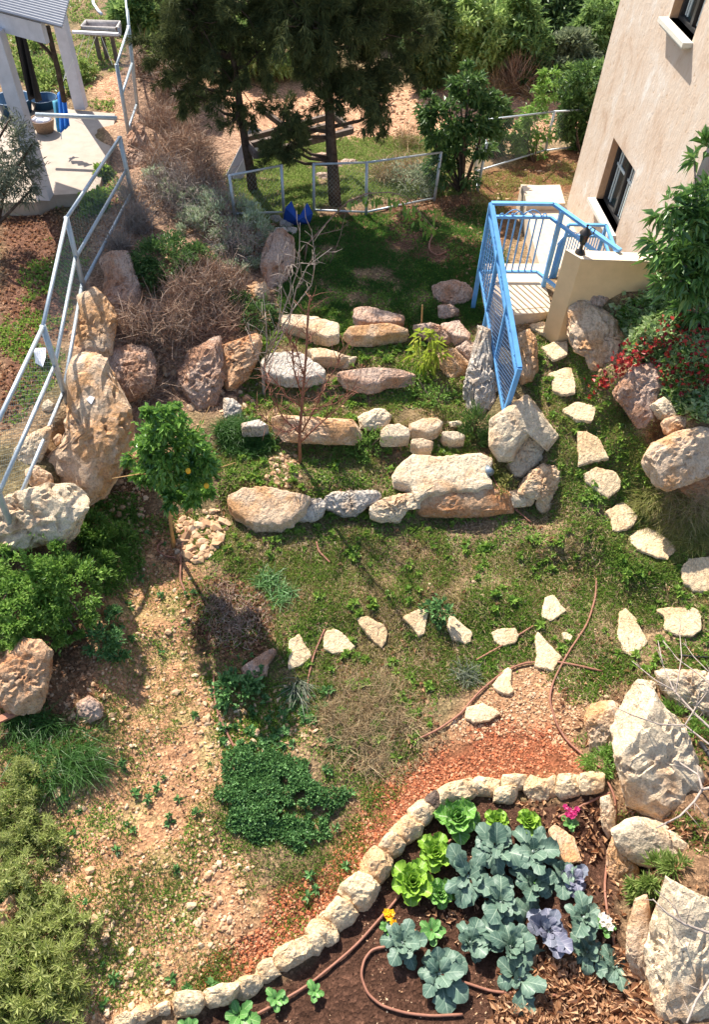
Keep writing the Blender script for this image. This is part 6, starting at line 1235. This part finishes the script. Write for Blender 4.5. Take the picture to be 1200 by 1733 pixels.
# dry thatch
def thatch(poly, n, seed, thr, mat, name, label, L=.07, W=.004, sc=2.2, off=0):
    c = area(poly, n, seed, thr, sc, True, off); c[:, 2] += rng.uniform(.002, .02, len(c)); d = rng.normal(size=c.shape) * [1, 1, .22] + [0, 0, .08]
    return stuff(name, label, c, d, L * rng.uniform(.4, 1.5, len(c)), np.full(len(c), W), mat, fold=.0, droop=.05)
thatch(LAWN, 40000, 31, -.3, 'straw', 'dry_grass', 'dead straw lying through the lawn')
thatch(TER, 22000, 32, -.2, 'straw', 'dry_grass', 'dead straw on the terraces')
thatch(PATH + [], 6000, 33, -.2, 'straw', 'dry_grass', 'dead straw beside the path')
thatch([(520,1130),(720,1150),(760,1250),(680,1330),(560,1300)], 6000, 34, -.6, 'straw', 'dry_grass', 'dead straw round the dry grass heap')
thatch([(1030,500),(1200,500),(1200,720),(1100,700),(1200,900),(1060,800)], 5000, 35, -.3, 'straw', 'dry_grass', 'dead stalks on the right bank')
thatch([(200,200),(420,250),(480,380),(440,690),(240,700),(180,850),(130,500),(210,320)], 12000, 36, -.5, 'dryweed', 'dry_grass', 'dead stalks on the left bank', .12, .006)
thatch(SOILP, 6000, 37, 0, 'straw', 'dry_grass', 'scraps of straw on the stony soil', .04)
# dry leaves
def litter(poly, n, seed, thr, label, L=.05, sc=2.5, lift=.015, off=0):
    c = area(poly, n, seed, thr, sc, True, off); c[:, 2] += rng.uniform(.003, lift, len(c)); d = rng.normal(size=c.shape) * [1, 1, .35]
    return stuff('leaf_litter', label, c, d, L * rng.uniform(.5, 1.4, len(c)), L * .6 * rng.uniform(.6, 1.2, len(c)), 'dryleaf', fold=.6, droop=.45)
litter([(880,1640),(1040,1600),(1100,1620),(1120,1760),(820,1760),(840,1700)], 2200, 41, None, 'curled brown leaves carpeting the bottom right of the bed', .075, lift=.05)
litter([(860,1350),(1040,1350),(1060,1640),(1100,1700),(980,1690),(930,1560),(1000,1480)], 1100, 42, -.1, 'curled brown leaves along the right side of the bed', .055, lift=.04)
litter([(700,1500),(900,1480),(960,1700),(760,1700)], 300, 43, 0, 'brown leaves between the cauliflowers', .07)
litter(LEFT, 5000, 44, -.3, 'brown leaves under the left fence', .05)
litter([(130,840),(240,760),(240,900),(180,1010),(170,1240),(60,1330),(0,1330),(90,1100),(150,1010)], 2600, 45, -.2, 'brown leaves in the shaded gully below the boulders', .05)
litter(LAWN, 2200, 46, .05, 'brown leaves scattered on the lawn', .06)
litter([(960,1120),(1060,1120),(1060,1330),(1000,1310),(940,1180)], 420, 47, -.2, 'brown leaves left of the large pitted boulder', .06)
litter([(640,340),(820,330),(800,500),(700,420)], 2200, 48, -.2, 'brown leaves on the shaded upper lawn', .05)
litter([(1100,1200),(1200,1330),(1200,1480),(1110,1380)], 600, 49, -.3, 'brown leaves lodged between the right boulders', .07)
litter([(200,880),(330,860),(330,960),(220,960)], 500, 50, -.1, 'brown leaves around the lemon tree', .045)
# stones
def stones(poly, n, seed, thr, smin, smax, mat, name, label, sc=2.2, off=0, flat=.6, avoid=True):
    c = area(poly, n, seed, thr, sc, avoid, off); r = np.random.default_rng(seed); m_ = len(c); V, Fc = ICO[1]
    s_ = smin + (smax - smin) * r.uniform(0, 1, m_) ** 3.2
    sc3 = s_[:, None] * np.stack([r.uniform(.7, 1.4, m_), r.uniform(.6, 1.1, m_), r.uniform(.45, .9, m_) * flat / .6], 1)
    q_ = r.normal(size=(m_, 4)); q_ /= np.linalg.norm(q_, axis=1)[:, None]; a, b_, c_, d_ = q_.T
    R_ = np.stack([np.stack([1 - 2 * (c_ * c_ + d_ * d_), 2 * (b_ * c_ - a * d_), 2 * (b_ * d_ + a * c_)], -1), np.stack([2 * (b_ * c_ + a * d_), 1 - 2 * (b_ * b_ + d_ * d_), 2 * (c_ * d_ - a * b_)], -1), np.stack([2 * (b_ * d_ - a * c_), 2 * (c_ * d_ + a * b_), 1 - 2 * (b_ * b_ + c_ * c_)], -1)], 1)
    VV = V[None] * (1 + r.uniform(-.28, .28, (m_, len(V), 1))) * sc3[:, None, :]; VV = np.einsum('mij,mkj->mki', R_, VV); VV[..., 2] *= .75; VV += (c + np.array([0, 0, 1]) * s_[:, None] * .15)[:, None, :]
    lp = (np.arange(m_)[:, None] * len(V) + Fc.ravel()).ravel()
    o = link_mesh(name, VV.reshape(-1, 3), lp, np.full(m_ * len(Fc), 3), M[mat]); return tag(o, label, None, None, 'stuff')
stones(Z_['soil'], 9000, 61, -.5, .004, .024, 'pebble', 'pebbles', 'pale pebbles strewn over the stony soil')
stones(Z_['soil'], 900, 62, .0, .012, .05, 'pebble', 'pebbles', 'larger stones in the stony soil', off=3)
stones(Z_['tuff'], 26000, 63, -.35, .007, .019, 'tuff', 'red_gravel', 'orange red volcanic gravel outside the bed border', sc=3)
stones(Z_['soil2'], 3000, 64, -.3, .005, .02, 'pebble', 'pebbles', 'fine stones above the red gravel')
stones([(370,860),(330,960),(290,880)], 100, 65, None, .02, .05, 'pebble', 'pebbles', 'stones at the lemon tree')
stones([(300,880),(385,870),(380,930),(340,950),(310,950)], 330, 66, None, .015, .075, 'pebble', 'stone_heap', 'heap of cream stones right of the lemon tree')
stones([(445,770),(505,760),(510,810),(480,830),(450,810)], 420, 67, None, .01, .04, 'pebble', 'stone_heap', 'white rubble left of the bare sapling foot')
stones([(520,560),(800,560),(820,760),(500,760)], 1600, 68, .1, .006, .03, 'pebble', 'pebbles', 'stones on the terraces')
stones(Z_['bed'], 4200, 69, -.1, .003, .010, 'pebble', 'pebbles', 'specks of grit in the dark bed soil')
stones(LAWN, 1500, 70, .1, .006, .025, 'pebble', 'pebbles', 'stones scattered on the lawn', off=17)
stones([(150,1100),(0,1180),(0,1600),(90,1560),(180,1260)], 900, 71, 0, .008, .035, 'pebble', 'pebbles', 'stones at the left edge')
stones([(800,300),(1020,250),(1010,310),(880,320),(790,420),(760,380)], 900, 72, 0, .01, .05, 'pebble', 'pebbles', 'stones on the red soil behind the landing')
stones([(420,150),(1050,150),(1000,240),(430,240)], 3000, 73, -.1, .015, .06, 'pebble', 'pebbles', 'stones in the brown field')
stones([(1030,560),(1200,700),(1200,900),(1000,640)], 900, 74, 0, .008, .04, 'pebble', 'pebbles', 'stones on the right bank')
stones([(200,40),(260,60),(300,300),(480,400),(440,690),(250,700),(230,400)], 2200, 75, 0, .01, .07, 'pebble', 'pebbles', 'stones on the left bank')
litter([(1000,1150),(1200,1100),(1200,1733),(1090,1733),(1050,1400)], 2200, 51, -.2, 'brown leaves between the boulders right of the bed', .05)
tufts([(1040,1180),(1200,1100),(1200,1520),(1080,1560),(1050,1400)], 1600, 52, .05, 2.6, .045, .008, 'grass', 'grass', 'grass between the boulders right of the bed', 6)
litter(TER, 1600, 53, .05, 'brown leaves scattered on the terraces', .05, off=8)
litter(SOILP, 1500, 54, .1, 'small brown leaves on the stony soil', .035, off=8)
litter([(560,1130),(740,1140),(760,1260),(680,1320),(540,1280)], 500, 55, -.2, 'brown leaves round the dry grass heap', .06)
def herbs(poly, n, seed, thr, L, W, mat, label, k=10, off=0):
    c = area(poly, n, seed, thr, 3.0, True, off); r = np.random.default_rng(seed); B = np.repeat(c, k, 0); D = dirs(len(B), .15, r); s_ = np.repeat(r.uniform(.5, 1.5, len(c)), k); B[:, 2] += np.repeat(r.uniform(.0, .04, len(c)), k)
    return stuff('low_herbs', label, B, D, L * s_, W * s_, mat, droop=.3)
herbs(LAWN, 1100, 81, .0, .055, .03, 'clover', 'rosettes of broad leaved herbs in the lawn'); herbs(TER, 900, 82, -.05, .06, .03, 'clover', 'rosettes of broad leaved herbs on the terraces')
herbs(SOILP, 220, 83, .05, .045, .022, 'bush_blue', 'single small rosettes on the stony soil'); herbs(PATH, 700, 84, -.1, .05, .028, 'clover', 'rosettes of herbs along the path'); herbs(EDGE, 130, 85, -.1, .05, .03, 'bush_blue', 'broad leaved herbs above the dark green mound')
herbs([(1040,515),(1110,500),(1200,520),(1260,560),(1260,730),(1120,690),(1050,600)], 700, 86, -.2, .06, .04, 'bush_mid', 'green herbs mixed with the ivy')
litter([(335,985),(400,970),(460,1000),(470,1060),(450,1110),(380,1120),(320,1090)], 900, 91, None, 'dark brown leaves in the lemon tree shadow', .04)
thatch(LAWN, 12000, 92, .05, 'dryweed', 'dry_grass', 'brown dead stalks in the lawn', .06, .005, 3.0, 5)
stones([(300,1120),(560,1170),(560,1260),(360,1300)], 500, 93, None, .006, .04, 'pebble', 'pebbles', 'stones on the bare soil above the dark green mound')
stones([(120,740),(260,760),(240,900),(150,900)], 500, 94, None, .01, .05, 'pebble', 'pebbles', 'stones at the foot of the huge long boulder')
stones([(400,640),(480,690),(450,740),(360,730)], 200, 95, None, .01, .05, 'pebble', 'pebbles', 'stones at the foot of the tawny boulder')
